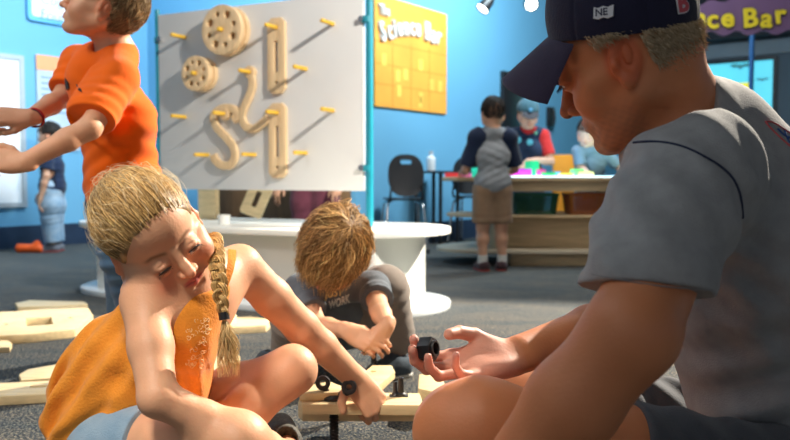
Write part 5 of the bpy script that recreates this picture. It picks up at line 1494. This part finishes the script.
    # trousers or shorts
    p = Model(); p.cap(J['pel'] + ax * .03 * s, J['pel'] - ax * .03 * s, .088 * s, .088 * s, .04)
    for S_ in 'RL':
        k, q, f = J['hip' + S_], J['kn' + S_], J['an' + S_]
        if short:
            e = k + (q - k) * pant; p.cap(k, e, .080 * s * 1.0, .068 * s * baggy / 1.1, .03)
        else:
            e = q + (f - q) * pant; p.chain([k, (k + q) / 2, q], [.076 * s, .064 * s * baggy / 1.1, .048 * s * baggy], .03); p.chain([q, e], [.048 * s * baggy, .040 * s * baggy], .02)
    lo_, hi_ = p.bounds()
    sp = [(J['kn' + q], unit(J['kn' + q] - J['hip' + q]) + V(.1, .1, .2), .04 * s, foldamp * 1.2, .09 * s) for q in 'RL'] + [((J['an' + q] + V(0, 0, .04)), V(0, .2, 1), .03 * s, foldamp, .06 * s) for q in 'RL']
    jersey_folds(p, lo_, hi_, sp, foldamp * .3, 6, 28)
    for S_ in 'RL':
        k, q, f = J['hip' + S_], J['kn' + S_], J['an' + S_]
        a, b = (k, q) if short else (q, f); d = unit(b - a); P = a + (b - a) * pant; R_ = .085 * s
        def fn(x, y, z, P=P, d=d, R_=R_):
            ax_ = (x - P[0]) * d[0] + (y - P[1]) * d[1] + (z - P[2]) * d[2]
            rr = np.sqrt(np.maximum((x - P[0]) ** 2 + (y - P[1]) ** 2 + (z - P[2]) ** 2 - ax_ ** 2, 0))
            return np.where((rr < R_) & (ax_ < .10), ax_, -9.)
        p.add(P - .1, P + .1, fn, 0, 'i')
    p.plane(V(0, 0, .012), V(0, 0, -1))
    po = solid('shorts' if short else 'trousers', p, ch_, pants, t, origin=O)
    if shoes:
        for q in shoes: shoe('shoe', V(*q[0]), q[1], .175 * s, .072 * s, .068 * s, q[2], q[3], t, O)
    if hairfn: hairfn(t, HF, O)
    return t, so, po, HH

def short_hair(colr, n=2600, ln=.45, curl=.0, low=-.05, seed=3, fringe=.035, width=(.0006, .0011)):
    def f(t, HF, O):
        c, r = (0, -.014, .026), (.0830, .1000, .0965)
        def keep(q, u):
            return ((q[:, 2] > .055 - .0 * q[:, 1]) | (q[:, 1] < .02)) & (q[:, 2] > low - .0 + .35 * np.clip(q[:, 1] + .08, 0, 1)) & ~((np.abs(q[:, 0]) > .06) & (q[:, 1] > -.035) & (q[:, 2] < .016))
        h = scalp(HF, c, np.array(r) - .003, [], None, t, O, [((0, .052, fringe), (0, .85, -.55)), ((0, 0, low - .008), (0, .30, -1))], (np.array(colr[0]) * .7, np.array(colr[0]) * .5 + np.array(colr[1]) * .4), name='hair', h=.004)
        crown = unit(V(.1, -.45, .9))
        skull_hair('hair_strands', HF, c, r, n, keep, lambda q, u: -np.tile(crown, (len(u), 1)), lambda q, u: np.full(len(u), ln), colr, h, O, seed, width, .007, wave=.003, jitter=.15, curlf=curl)
    return f

# ------------------------------------------------------------ toddler
taupe = cloth('taupe_trousers', (.27, .225, .19), .12, 25, .25, 300)
greyT = cloth('slate_grey_jersey', (.13, .15, .175), .15, 40, .25, 400)
dk_canvas = cloth('slate_canvas', (.06, .085, .11), .2, 60, .3, 300)
HFt = Fr(W(334, 252, 2.20), (-.36, -.40, -.84), (.16, -.86, .46), 1.0)
def bowl_hair(t, HF, O):
    c, r = (0, -.014, .026), (.0840, .1010, .0975); colr = ((.11, .045, .012), (1.0, .62, .25))
    h = scalp(HF, c, np.array(r) - .002, [], None, t, O, [((0, .060, .02), (0, .9, -.45)), ((0, 0, -.05), (0, .25, -1))], ((.20, .10, .035), (.45, .25, .10)), name='hair', h=.004)
    crown = unit(V(-.24, -.40, .88))
    def keep(q, u): return (q[:, 2] > .025) | (q[:, 1] < .03)
    def end(Q, tt, r_):
        # let the ends fall with gravity (world down) and curl
        g = HF.R.T @ V(-.45, -.15, -.8); n = len(Q); L = r_.uniform(.006, .034, n); w = np.clip((tt - .5) / .5, 0, 1)[..., None] ** 1.5
        ph = (r_.uniform(0, 1.6, (n, 1)) + 2.6 * fbm((Q[:, 8, 0], Q[:, 8, 1], Q[:, 8, 2]), 55, 3, 2)[:, None]); cu = .013 * np.stack([np.cos(ph + 6 * tt), np.sin(ph + 6 * tt), np.cos(ph * 2 + 5 * tt)], -1) * w
        return Q + g * (L[:, None, None] * w) + cu
    skull_hair('hair_strands', HF, c, r, 5200, keep, lambda q, u: -np.tile(crown, (len(u), 1)), lambda q, u: np.clip(1.75 - np.arccos(np.clip(u @ crown, -1, 1)), .5, 1.35) * .9, colr, h, O, 6, (.0006, .0011), .020, wave=.010, jitter=.10, end=end, steps=16, clump=.016)
def tee_hem(c): c.cap(W(292, 285, 2.42), W(330, 330, 2.55), .06, .07, .04)
LK = W(384, 290, 2.40)
tod, tod_shirt, tod_p, HHt = figure('toddler with wavy brown hair in grey T-shirt squatting behind the wooden frame', (-.14, 2.45, 0), HFt,
    dict(neck=W(334, 283, 2.31), shR=W(300, 290, 2.27), shL=W(374, 287, 2.30), elR=W(318, 326, 2.16), elL=W(379, 309, 2.17), wrR=W(348, 331, 2.06), wrL=W(387, 326, 2.06),
         pel=(-.17, 2.60, .14), hipR=(-.23, 2.57, .13), hipL=(-.11, 2.57, .14), knR=W(296, 318, 2.36), knL=LK, anR=(-.34, 2.55, .05), anL=(.012, 2.50, .075)),
    .95, (.80, .42, .25), None, greyT, taupe, [((-.36, 2.50, .001), -.4, dk_canvas, white_rub), ((-.022, 2.42, .001), -2.5, dk_canvas, white_rub)], kid=1., sleeve=.62, hem=.3,
    hands=(dict(f=V(.86, -.34, -.36), b=V(-.1, -.85, .5), sc=1.08, bends=[(.3, .8, .4), (.35, .9, .4), (.4, .9, .4), (.45, .9, .4)], thumb=[(.022, .015, -.010), (.040, .042, -.022), (.038, .066, -.034), (.028, .086, -.042)]),
           dict(f=V(-.45, -.35, -.78), b=V(.45, -.85, .1), sc=.86, bends=[(.3, .9, .4), (.35, .9, .4), (.4, .9, .4), (.45, .9, .4)], thumb=[(.022, .015, -.010), (.040, .042, -.022), (.038, .066, -.034), (.028, .086, -.042)])),
    hairfn=bowl_hair, baggy=1.6, foldamp=.004)
# shirt print
gold = mat('print_gold', (.95, .72, .30), .6, noise=.2, nscale=60); pale = mat('print_pale', (.80, .78, .72), .6, noise=.2, nscale=60)
def raydrape(o, px, py, Y0=1.9, Y1=3.0):
    """first hit of the view line with an object's mesh, in its own space"""
    from mathutils.bvhtree import BVHTree
    if not hasattr(raydrape, 'c'): raydrape.c = {}
    if o.name not in raydrape.c:
        me = o.data; raydrape.c[o.name] = BVHTree.FromPolygons([v.co[:] for v in me.vertices], [p.vertices[:] for p in me.polygons])
    off = Vector(o.parent.location) if o.parent and o.parent.parent is None else Vector(o.location)
    a = Vector(W(px, py, Y0)) - off; b = Vector(W(px, py, Y1)) - off
    hit, n, i, d = raydrape.c[o.name].ray_cast(a, (b - a).normalized())
    return (np.array(hit), np.array(n)) if hit else (None, None)
def drape_text(txt, o, px, py, w, hgt, slope, m_, nm, Y0, Y1):
    me = None
    tm = text_mesh('t', txt, Matrix.Identity(4), 1.0, m_, None, ext=.0, bold=.035)
    me = tm.data; bpy.data.objects.remove(tm); xs = [v.co.x for v in me.vertices]; W0 = max(xs)
    bm = bmesh.new(); bm.from_mesh(me); bmesh.ops.triangulate(bm, faces=list(bm.faces)); bmesh.ops.subdivide_edges(bm, edges=list(bm.edges), cuts=1)
    bad = []
    for v in bm.verts:
        u, q = v.co.x / W0, v.co.y / .72
        P, n = raydrape(o, px + u * w - q * slope * -.3, py + u * w * slope - q * hgt, Y0, Y1)
        if P is None: bad.append(v)
        else: v.co = Vector(P - np.array(n) * -.0012)
    bmesh.ops.delete(bm, geom=bad, context='VERTS'); bm.to_mesh(me); bm.free()
    ob = link(nm, me, None, o); s_ = ob.modifiers.new('thick', 'SOLIDIFY'); s_.thickness = .0008; return ob
drape_text('JUST', tod_shirt, 325, 298, 18, 8, -.18, gold, 'print_word', 1.9, 3)
drape_text('WORK', tod_shirt, 329, 309, 21, 8, -.35, pale, 'print_word', 1.9, 3)

gb = [o for o in girl.children if o.name.startswith('body')][0]
sp = [raydrape(gb, *q, 1.1, 1.8) for q in ((214, 312), (218, 300), (223, 286), (228, 272), (231, 260), (232, 251), (230, 244))]
sp = [p[0] + p[1] * .002 for p in sp if p[0] is not None]
MB().tube(spline(sp, 4), .005, 10, flat=(.015, .003), up=(.3, -.7, .6)).build('strap', MATS['orange_cotton'], girl_top)
# ------------------------------------------------------------ boy in orange
orangeT = cloth('bright_orange_jersey', (1.0, .155, .002), .06, 25, .2, 350)
red_pl = cloth('red_band', (.55, .02, .02), .1, 40, rough=.5)
def boy_hair(t, HF, O):
    c, r = (0, -.012, .026), (.0860, .1030, .0990); colr = ((.15, .085, .035), (.58, .40, .20))
    h = scalp(HF, c, np.array(r) - .003, [], None, t, O, [((0, .070, .03), (0, .9, -.4)), ((0, 0, -.052), (0, .30, -1))], ((.12, .07, .03), (.28, .18, .09)), name='hair', h=.004)
    crown = unit(V(.05, -.35, .93))
    def keep(q, u): return ((q[:, 2] > .03) | (q[:, 1] < .03)) & (q[:, 2] > -.055 + .3 * np.clip(q[:, 1] + .08, 0, 1)) & ~((np.abs(q[:, 0]) > .045) & (q[:, 1] > -.045) & (q[:, 1] < .03) & (q[:, 2] < .052))
    skull_hair('hair_strands', HF, c, r, 4200, keep, lambda q, u: -np.tile(crown, (len(u), 1)), lambda q, u: np.full(len(u), .42), colr, h, O, 6, (.0006, .0010), .012, wave=.005, jitter=.22, curlf=.004)
HFb = Fr((-.792, 2.20, 1.082), (-.90, -.30, .34), (.34, -.02, .94), .95)
boy, boy_s, boy_p, HHb = figure('boy in bright orange T-shirt and jeans leaning forward with both arms out', (-.80, 2.45, 0), HFb,
    dict(neck=W(117, 52, 2.25), shR=W(78, 62, 2.42), shL=W(120, 78, 2.14), elR=W(62, 98, 2.34), elL=W(90, 128, 2.02), wrR=W(29, 118, 2.16), wrL=W(23, 163, 1.93),
         pel=W(124, 192, 2.30), hipR=W(112, 205, 2.36), hipL=W(126, 208, 2.24), knR=(-.86, 2.50, .42), knL=(-.76, 2.22, .40), anR=(-.93, 2.72, .09), anL=(-.75, 2.40, .09)),
    1.0, (.78, .40, .23), None, orangeT, denim, [((-.955, 2.71, .001), 3.5, mat('brown_sandal', (.16, .10, .07), .7, noise=.2, nscale=30), mat('sandal_sole', (.45, .33, .20), .7, noise=.2, nscale=30)),
        ((-.78, 2.38, .001), 3.3, mat('brown_sandal', (.16, .10, .07), .7), mat('sandal_sole', (.45, .33, .20), .7))],
    kid=.7, sleeve=.80, hem=.9, shirt_extra=lambda c: (c.cap(W(98, 80, 2.30), W(126, 185, 2.30), .090, .078, .05), c.cap(W(104, 84, 2.16), W(92, 112, 2.08), .052, .062, .03)), hands=(dict(f=V(-.80, -.5, .05), b=V(.1, -.75, .6), sc=1.12, bends=[(1.15, 1.4, .8)] * 4, thumb=[(.022, .015, -.010), (.045, .045, -.020), (.045, .072, -.034), (.030, .090, -.046)]),
                                      dict(f=V(-.9, -.3, .15), b=V(.1, -.8, .5), sc=1.08, bends=[(1.0, 1.3, .7)] * 4, thumb=[(.022, .015, -.010), (.045, .040, .0), (.052, .068, .0), (.05, .092, -.006)])),
    hairfn=boy_hair, foldamp=.004)
for v in ():
    pass
w = W(35, 117.5, 2.18); d = unit(W(66, 98, 2.36) - W(30, 118, 2.16)); a = unit(np.cross(d, V(0, 0, 1))); b = np.cross(d, a)
MB().tube([w - V(-.80, 2.45, 0) + (a * math.cos(k) + b * math.sin(k)) * .0255 for k in np.linspace(0, 6.283, 24, endpoint=False)], .0026, 8, closed=True).build('bracelet', red_pl, boy)
MB().tube([w - d * .008 - V(-.80, 2.45, 0) + (a * math.cos(k) + b * math.sin(k)) * .0250 for k in np.linspace(0, 6.283, 24, endpoint=False)], .0018, 8, closed=True).build('bracelet', cloth('dark_red_band', (.15, .02, .04), .1, 40), boy)
blk = cloth('black_print', (.02, .015, .015), .1, 40)
for poly in ([(66, 78), (69, 82), (70, 88), (67, 90)], [(77, 84), (81, 89), (83, 93), (79, 91)], [(67, 103), (72, 101), (74, 108), (71, 112), (66, 109)], [(84, 128), (92, 126), (90, 133), (86, 137), (82, 134)]):
    P = [raydrape(boy_s, *q, 1.6, 3.2) for q in poly]
    if all(p[0] is not None for p in P):
        me = bpy.data.meshes.new('print_shape'); me.from_pydata([tuple(p[0] + p[1] * .0022) for p in P], [], [list(range(len(P)))]); o = link('print_shape', me, blk, boy_s); o.modifiers.new('thick', 'SOLIDIFY').thickness = .002
MB().tube([p - V(-.80, 2.45, 0) for p in (V(-.945, 2.655, .045), V(-.965, 2.66, .075), V(-.99, 2.69, .062))], .012, 8, flat=(.03, .008), up=(0, 0, 1)).build('sandal_strap', mat('red_strap', (.85, .06, .02), .5, noise=.05), boy)

# ------------------------------------------------------------ children further away
def stand(x, y, rz, ht, arms):
    """joints of a standing child; faces +y before turning by rz; ht in metres"""
    k = ht / 1.15; c, s_ = math.cos(rz), math.sin(rz)
    def w(a, b, z): return V(x + (a * c - b * s_) * k, y + (a * s_ + b * c) * k, z * k)
    J = dict(neck=w(0, -.005, .93), shR=w(.115, 0, .885), shL=w(-.115, 0, .885), pel=w(0, 0, .56), hipR=w(.055, 0, .53), hipL=w(-.055, 0, .53), knR=w(.062, .01, .30), knL=w(-.062, .01, .30), anR=w(.066, -.01, .07), anL=w(-.066, -.01, .07))
    for kk, v in arms.items(): J[kk] = w(*v)
    return J, w, k
def bgshoes(w, k, rz, m1, m2): return [((*w(.068, .03, 0)[:2], .001), rz + math.pi / 2 - .15, m1, m2), ((*w(-.068, .03, 0)[:2], .001), rz + math.pi / 2 + .15, m1, m2)]
dk_shoe = cloth('dark_red_trainer', (.06, .03, .035), .3, 30); red_sole = mat('red_sole', (.40, .05, .04), .6, noise=.1); grey_shoe = cloth('grey_trainer', (.18, .18, .2), .3, 30)
navyT = cloth('navy_jersey', (.012, .022, .055), .1, 25); khaki = cloth('khaki_shorts', (.30, .19, .115), .12, 22)
black_h = ((.008, .006, .005), (.04, .03, .025)); SKb = (.60, .33, .21)

# boy in grey and navy raglan, from behind
bx, by = W(492, 270, 5.22)[0], 5.22
J, w, k = stand(bx, by, .12, 1.13, dict(elR=(.165, .06, .68), elL=(-.165, .06, .68), wrR=(.17, .24, .66), wrL=(-.15, .24, .66)))
HFx = Fr(w(0, .01, 1.045), (-.10, .95, -.25), (0, .1, 1), .90)
o, rag, _, _ = figure('small boy seen from behind in grey and navy raglan shirt and khaki shorts', (bx, by, 0), HFx, J, .98, SKb, None, cloth('light_grey_jersey', (.27, .29, .31), .12, 40), khaki,
    bgshoes(w, k, .12, dk_shoe, red_sole), sleeve=.9, short=True, pant=.92, fine=.006, h=.008, cloth_h=.007, hairfn=short_hair(black_h, 1500, .3, width=(.0012, .002)), baggy=1.2, foldamp=.004)
for sg in 'RL':
    q = Model(); a, e = J['sh' + sg], J['el' + sg]
    q.cap(a + unit(a - J['neck']) * -.02, a + (e - a) * .88, .056, .060, .02); q.cap(a, a * .55 + J['neck'] * .45 + V(0, 0, .008), .056, .050, .02)
    n = unit(J['neck'] - a + V(0, 0, .0)); q.plane(a * .45 + J['neck'] * .55, unit(n + V(0, 0, .45)))
    d = unit(e - a); P = a + (e - a) * .88; q.plane(P, d)
    solid('navy_sleeve', q, .007, navyT, rag, origin=V(bx, by, 0))
for sg in (1, -1):
    P = w(sg * .066, -.01, .085) - V(bx, by, 0)
    MB().tube([P - V(0, 0, .03), P + V(0, 0, .022)], .033, 14).build('sock', white_rub, o)

# child in red shirt, navy vest and grey cap, facing us
bx, by = W(527, 200, 6.35)[0], 6.35; rz = math.pi - .15
J, w, k = stand(bx, by, rz, 1.22, dict(elR=(.17, .05, .69), elL=(-.17, .05, .69), wrR=(.06, .21, .66), wrL=(-.05, .22, .70)))
HFx = Fr(w(0, .03, 1.045), (.02, -.88, -.45), (0, -.3, .9), .94)
redT = cloth('red_jersey', (.60, .03, .03), .1, 30)
def cap_hair(t, HF, O):
    short_hair(((.1, .06, .03), (.3, .2, .1)), 600, .2, width=(.0014, .002))(t, HF, O)
    c = Model(); c.ell(HF.p(0, -.01, .035), np.array([.093, .112, .092]) * HF.s, HF.R); c.plane(HF.p(0, 0, .035), HF.d(0, .15, -1))
    gc = cloth('grey_teal_cap_cloth', (.05, .13, .17), .1, 30)
    o = solid('cap', c, .005, gc, t, origin=O)
    b = Model(); b.ell(HF.p(0, .115, .040), np.array([.07, .065, .008]) * HF.s, HF.R @ rotm((1, 0, 0), -.25)); solid('cap_brim', b, .005, cloth('brim_cloth', (.05, .05, .06), .1, 30), o, origin=O)
    MB().sphere(HF.p(0, .098, .072) - O, .018 * HF.s).build('cap_badge', mat('badge_blue', (.1, .35, .6), .5, noise=.05), o)
o, sh_, _, _ = figure('child in grey cap and navy vest over a red shirt standing behind the light table', (bx, by, 0), HFx, J, 1.05, (.72, .42, .30), None, redT, denim, bgshoes(w, k, rz, grey_shoe, white_rub),
    sleeve=.75, fine=.006, h=.008, cloth_h=.007, hairfn=cap_hair)
q = Model(); nk = J['neck']; wa = J['pel'] * .45 + nk * .55; ax = unit(J['shL'] - J['shR'])
q.chain([J['shR'] * .7 + nk * .3, nk + V(0, 0, -.02), J['shL'] * .7 + nk * .3], [.056, .060, .056], .03); q.cap(wa - ax * .045, wa + ax * .045, .096, .096, .05); q.cap(wa, J['pel'] + V(0, 0, .02), .100, .112, .05)
un = V(0, 0, 1); q.cap(nk + V(0, 0, .035) + HFx.R[:, 1] * .04, nk + V(0, 0, .15) + HFx.R[:, 1] * .04, .062, .062, .004, 's'); q.plane(J['pel'] + V(0, 0, -.04), V(0, 0, -1))
solid('vest', q, .007, cloth('navy_vest_cloth', (.015, .03, .07), .1, 30), sh_, origin=V(bx, by, 0))
for px, py, cc, r_ in ((518, 140, (.05, .32, .42), .026), (530, 142, (.08, .38, .50), .024), (536, 133, (.10, .30, .20), .014)):
    P = W(px, py, by - .155) - V(bx, by, 0)
    MB().lathe([(0, -.03), (r_, -.03), (r_, .0), (r_ * .6, .004), (0, .004)], 16, Matrix.Translation(P) @ Matrix.Rotation(math.pi / 2, 4, 'X')).build('badge', mat('badge_%d' % px, cc, .5, noise=.1), sh_)

# child leaning over the right of the light table
bx, by = W(592, 200, 6.45)[0], 6.45; rz = math.pi + .25
J, w, k = stand(bx, by, rz, 1.12, dict(elR=(.19, .16, .70), elL=(-.17, .14, .70), wrR=(.20, .34, .64), wrL=(-.12, .36, .64)))
for kk in ('neck', 'shR', 'shL'): J[kk] = J[kk] + V(-.05, -.15, -.05)
HFx = Fr(J['neck'] + V(-.045, -.055, .105), (-.35, -.75, -.45), (-.1, -.35, .9), .90)
figure('dark haired child in pale blue shirt leaning on the glowing end of the light table', (bx, by, 0), HFx, J, 1.0, (.74, .50, .40), None, cloth('pale_blue_jersey', (.20, .33, .46), .1, 30), denim,
    bgshoes(w, k, rz, grey_shoe, white_rub), sleeve=.8, fine=.006, h=.008, cloth_h=.007, hairfn=short_hair(black_h, 900, .3, width=(.0014, .002)))

# small child in navy shirt by the left wall
bx, by = W(54, 250, 6.55)[0], 6.55; rz = math.pi / 2 + .1
J, w, k = stand(bx, by, rz, 1.05, dict(elR=(.16, .02, .68), elL=(-.16, .0, .68), wrR=(.17, .14, .55), wrL=(-.16, .05, .50)))
HFx = Fr(w(0, .02, 1.045), (-.97, -.10, -.1), (0, 0, 1), .88)
figure('small child in navy T-shirt and pale jeans standing by the left wall', (bx, by, 0), HFx, J, 1.0, SKb, None, navyT, denim_l, bgshoes(w, k, rz, grey_shoe, red_sole),
    sleeve=.75, fine=.006, h=.008, cloth_h=.007, hairfn=short_hair(black_h, 900, .3, width=(.0014, .002)), baggy=1.5)
P = W(30, 247, 6.46)
q = Model(); q.cap(P * V(1, 1, 0) + V(-.08, 0, .035), P * V(1, 1, 0) + V(.08, .0, .030), .038, .036, .02); q.cap(P * V(1, 1, 0) + V(.04, 0, .05), P * V(1, 1, 0) + V(.06, 0, .075), .030, .026, .02); q.plane(V(0, 0, .001), V(0, 0, -1))
o = solid('orange_slipper', q, .005, mat('orange_foam', (.95, .12, .01), .6, noise=.08, nscale=20), origin=P * V(1, 1, 0)); tag(o, "bright orange foam slipper on the carpet by the small child's feet", 'slipper')

# adult half hidden behind the panel: only dark plum trousers show below it
bx, by = W(315, 200, 4.72)[0], 4.72
J, w, k = stand(bx, by, 2.9, 1.28, dict(elR=(.16, .02, .68), elL=(-.16, .0, .68), wrR=(.17, .10, .52), wrL=(-.16, .10, .52)))
HFx = Fr(w(0, .02, 1.045), (-.2, -.95, -.3), (0, 0, 1), .95)
figure('person in plum trousers standing behind the peg panel', (bx, by, 0), HFx, J, 1.1, SKb, None, greyT, cloth('plum_trousers', (.16, .045, .07), .15, 30), bgshoes(w, k, 2.9, grey_shoe, white_rub),
    sleeve=.75, fine=False, h=.010, cloth_h=.009, hairfn=short_hair(black_h, 500, .3, width=(.0014, .002)))
# ============================================================ camera, light
cam = bpy.data.cameras.new('camera'); co = bpy.data.objects.new('camera', cam); C.objects.link(co)
cam.sensor_width = 36; cam.lens = F_PX * 36 / 790; co.location = tuple(CAM); co.rotation_euler = (math.pi / 2 - TILT, 0, 0)
cam.clip_start = .05; cam.dof.use_dof = True; cam.dof.focus_distance = 1.34; cam.dof.aperture_fstop = 5.0
bpy.context.scene.camera = co
def spot(name, loc, tgt, e, col, size, blend=.3, r=.03):
    l = bpy.data.lights.new(name, 'SPOT'); l.energy = e; l.color = col; l.spot_size = math.radians(size); l.spot_blend = blend; l.shadow_soft_size = r
    o = bpy.data.objects.new(name, l); C.objects.link(o); o.location = loc
    o.rotation_euler = (Vector(tgt) - Vector(loc)).to_track_quat('-Z', 'Y').to_euler(); return o
def area(name, loc, tgt, e, col, sx, sy):
    l = bpy.data.lights.new(name, 'AREA'); l.energy = e; l.color = col; l.shape = 'RECTANGLE'; l.size = sx; l.size_y = sy
    o = bpy.data.objects.new(name, l); C.objects.link(o); o.location = loc
    o.rotation_euler = (Vector(tgt) - Vector(loc)).to_track_quat('-Z', 'Y').to_euler(); return o
WARM = (1, .90, .76)
spot('key_spot', (2.9, 4.4, 2.9), (-.1, 1.7, .2), 2500, WARM, 60, .3, .04)
spot('panel_spot', (1.7, 1.3, 2.75), (-.62, 4.0, .95), 760, (1, .94, .86), 44, .5, .09)
area('counter_fill', (1.3, 4.4, 3.1), (1.2, 5.8, .4), 45, (1, .95, .88), .8, .8)  # added fill that brightens the front of the light table, no fixture there
spot('front_spot', (-.9, -.3, 3.1), (-.55, 1.45, .2), 380, WARM, 26, .3, .30)
area('front_fill', (-1.6, -.9, 2.3), (.0, 1.8, .3), 9, (1, .97, .92), 1.5, 1.5)
spot('boy_fill', (-2.4, .6, 2.6), (-.85, 2.35, .95), 120, (1, .93, .85), 34, .5, .25)  # added fill from the left to lift the boy in orange
area('ceiling_fill', (-1.5, 2.2, 3.2), (-.6, 2.7, 0), 40, (.85, .93, 1), 3, 3)
area('wall_wash_left', (-1.4, 5.6, 3.2), (-3.4, 6.6, 1.2), 175, (.75, .9, 1), 1.5, .6)
area('wall_wash_poster', (1.6, 6.2, 3.2), (.4, 7.6, 1.3), 190, (.72, .9, 1), 1.5, .6)
w = bpy.data.worlds.new('world'); bpy.context.scene.world = w; w.use_nodes = True
w.node_tree.nodes['Background'].inputs[0].default_value = (.75, .85, 1, 1); w.node_tree.nodes['Background'].inputs[1].default_value = .24
sc = bpy.context.scene; sc.view_settings.view_transform = 'Standard'; sc.view_settings.look = 'None'
sc.view_settings.exposure = .12; sc.view_settings.gamma = 1; sc.view_settings.use_curve_mapping = False
sc.cycles.max_bounces = 6
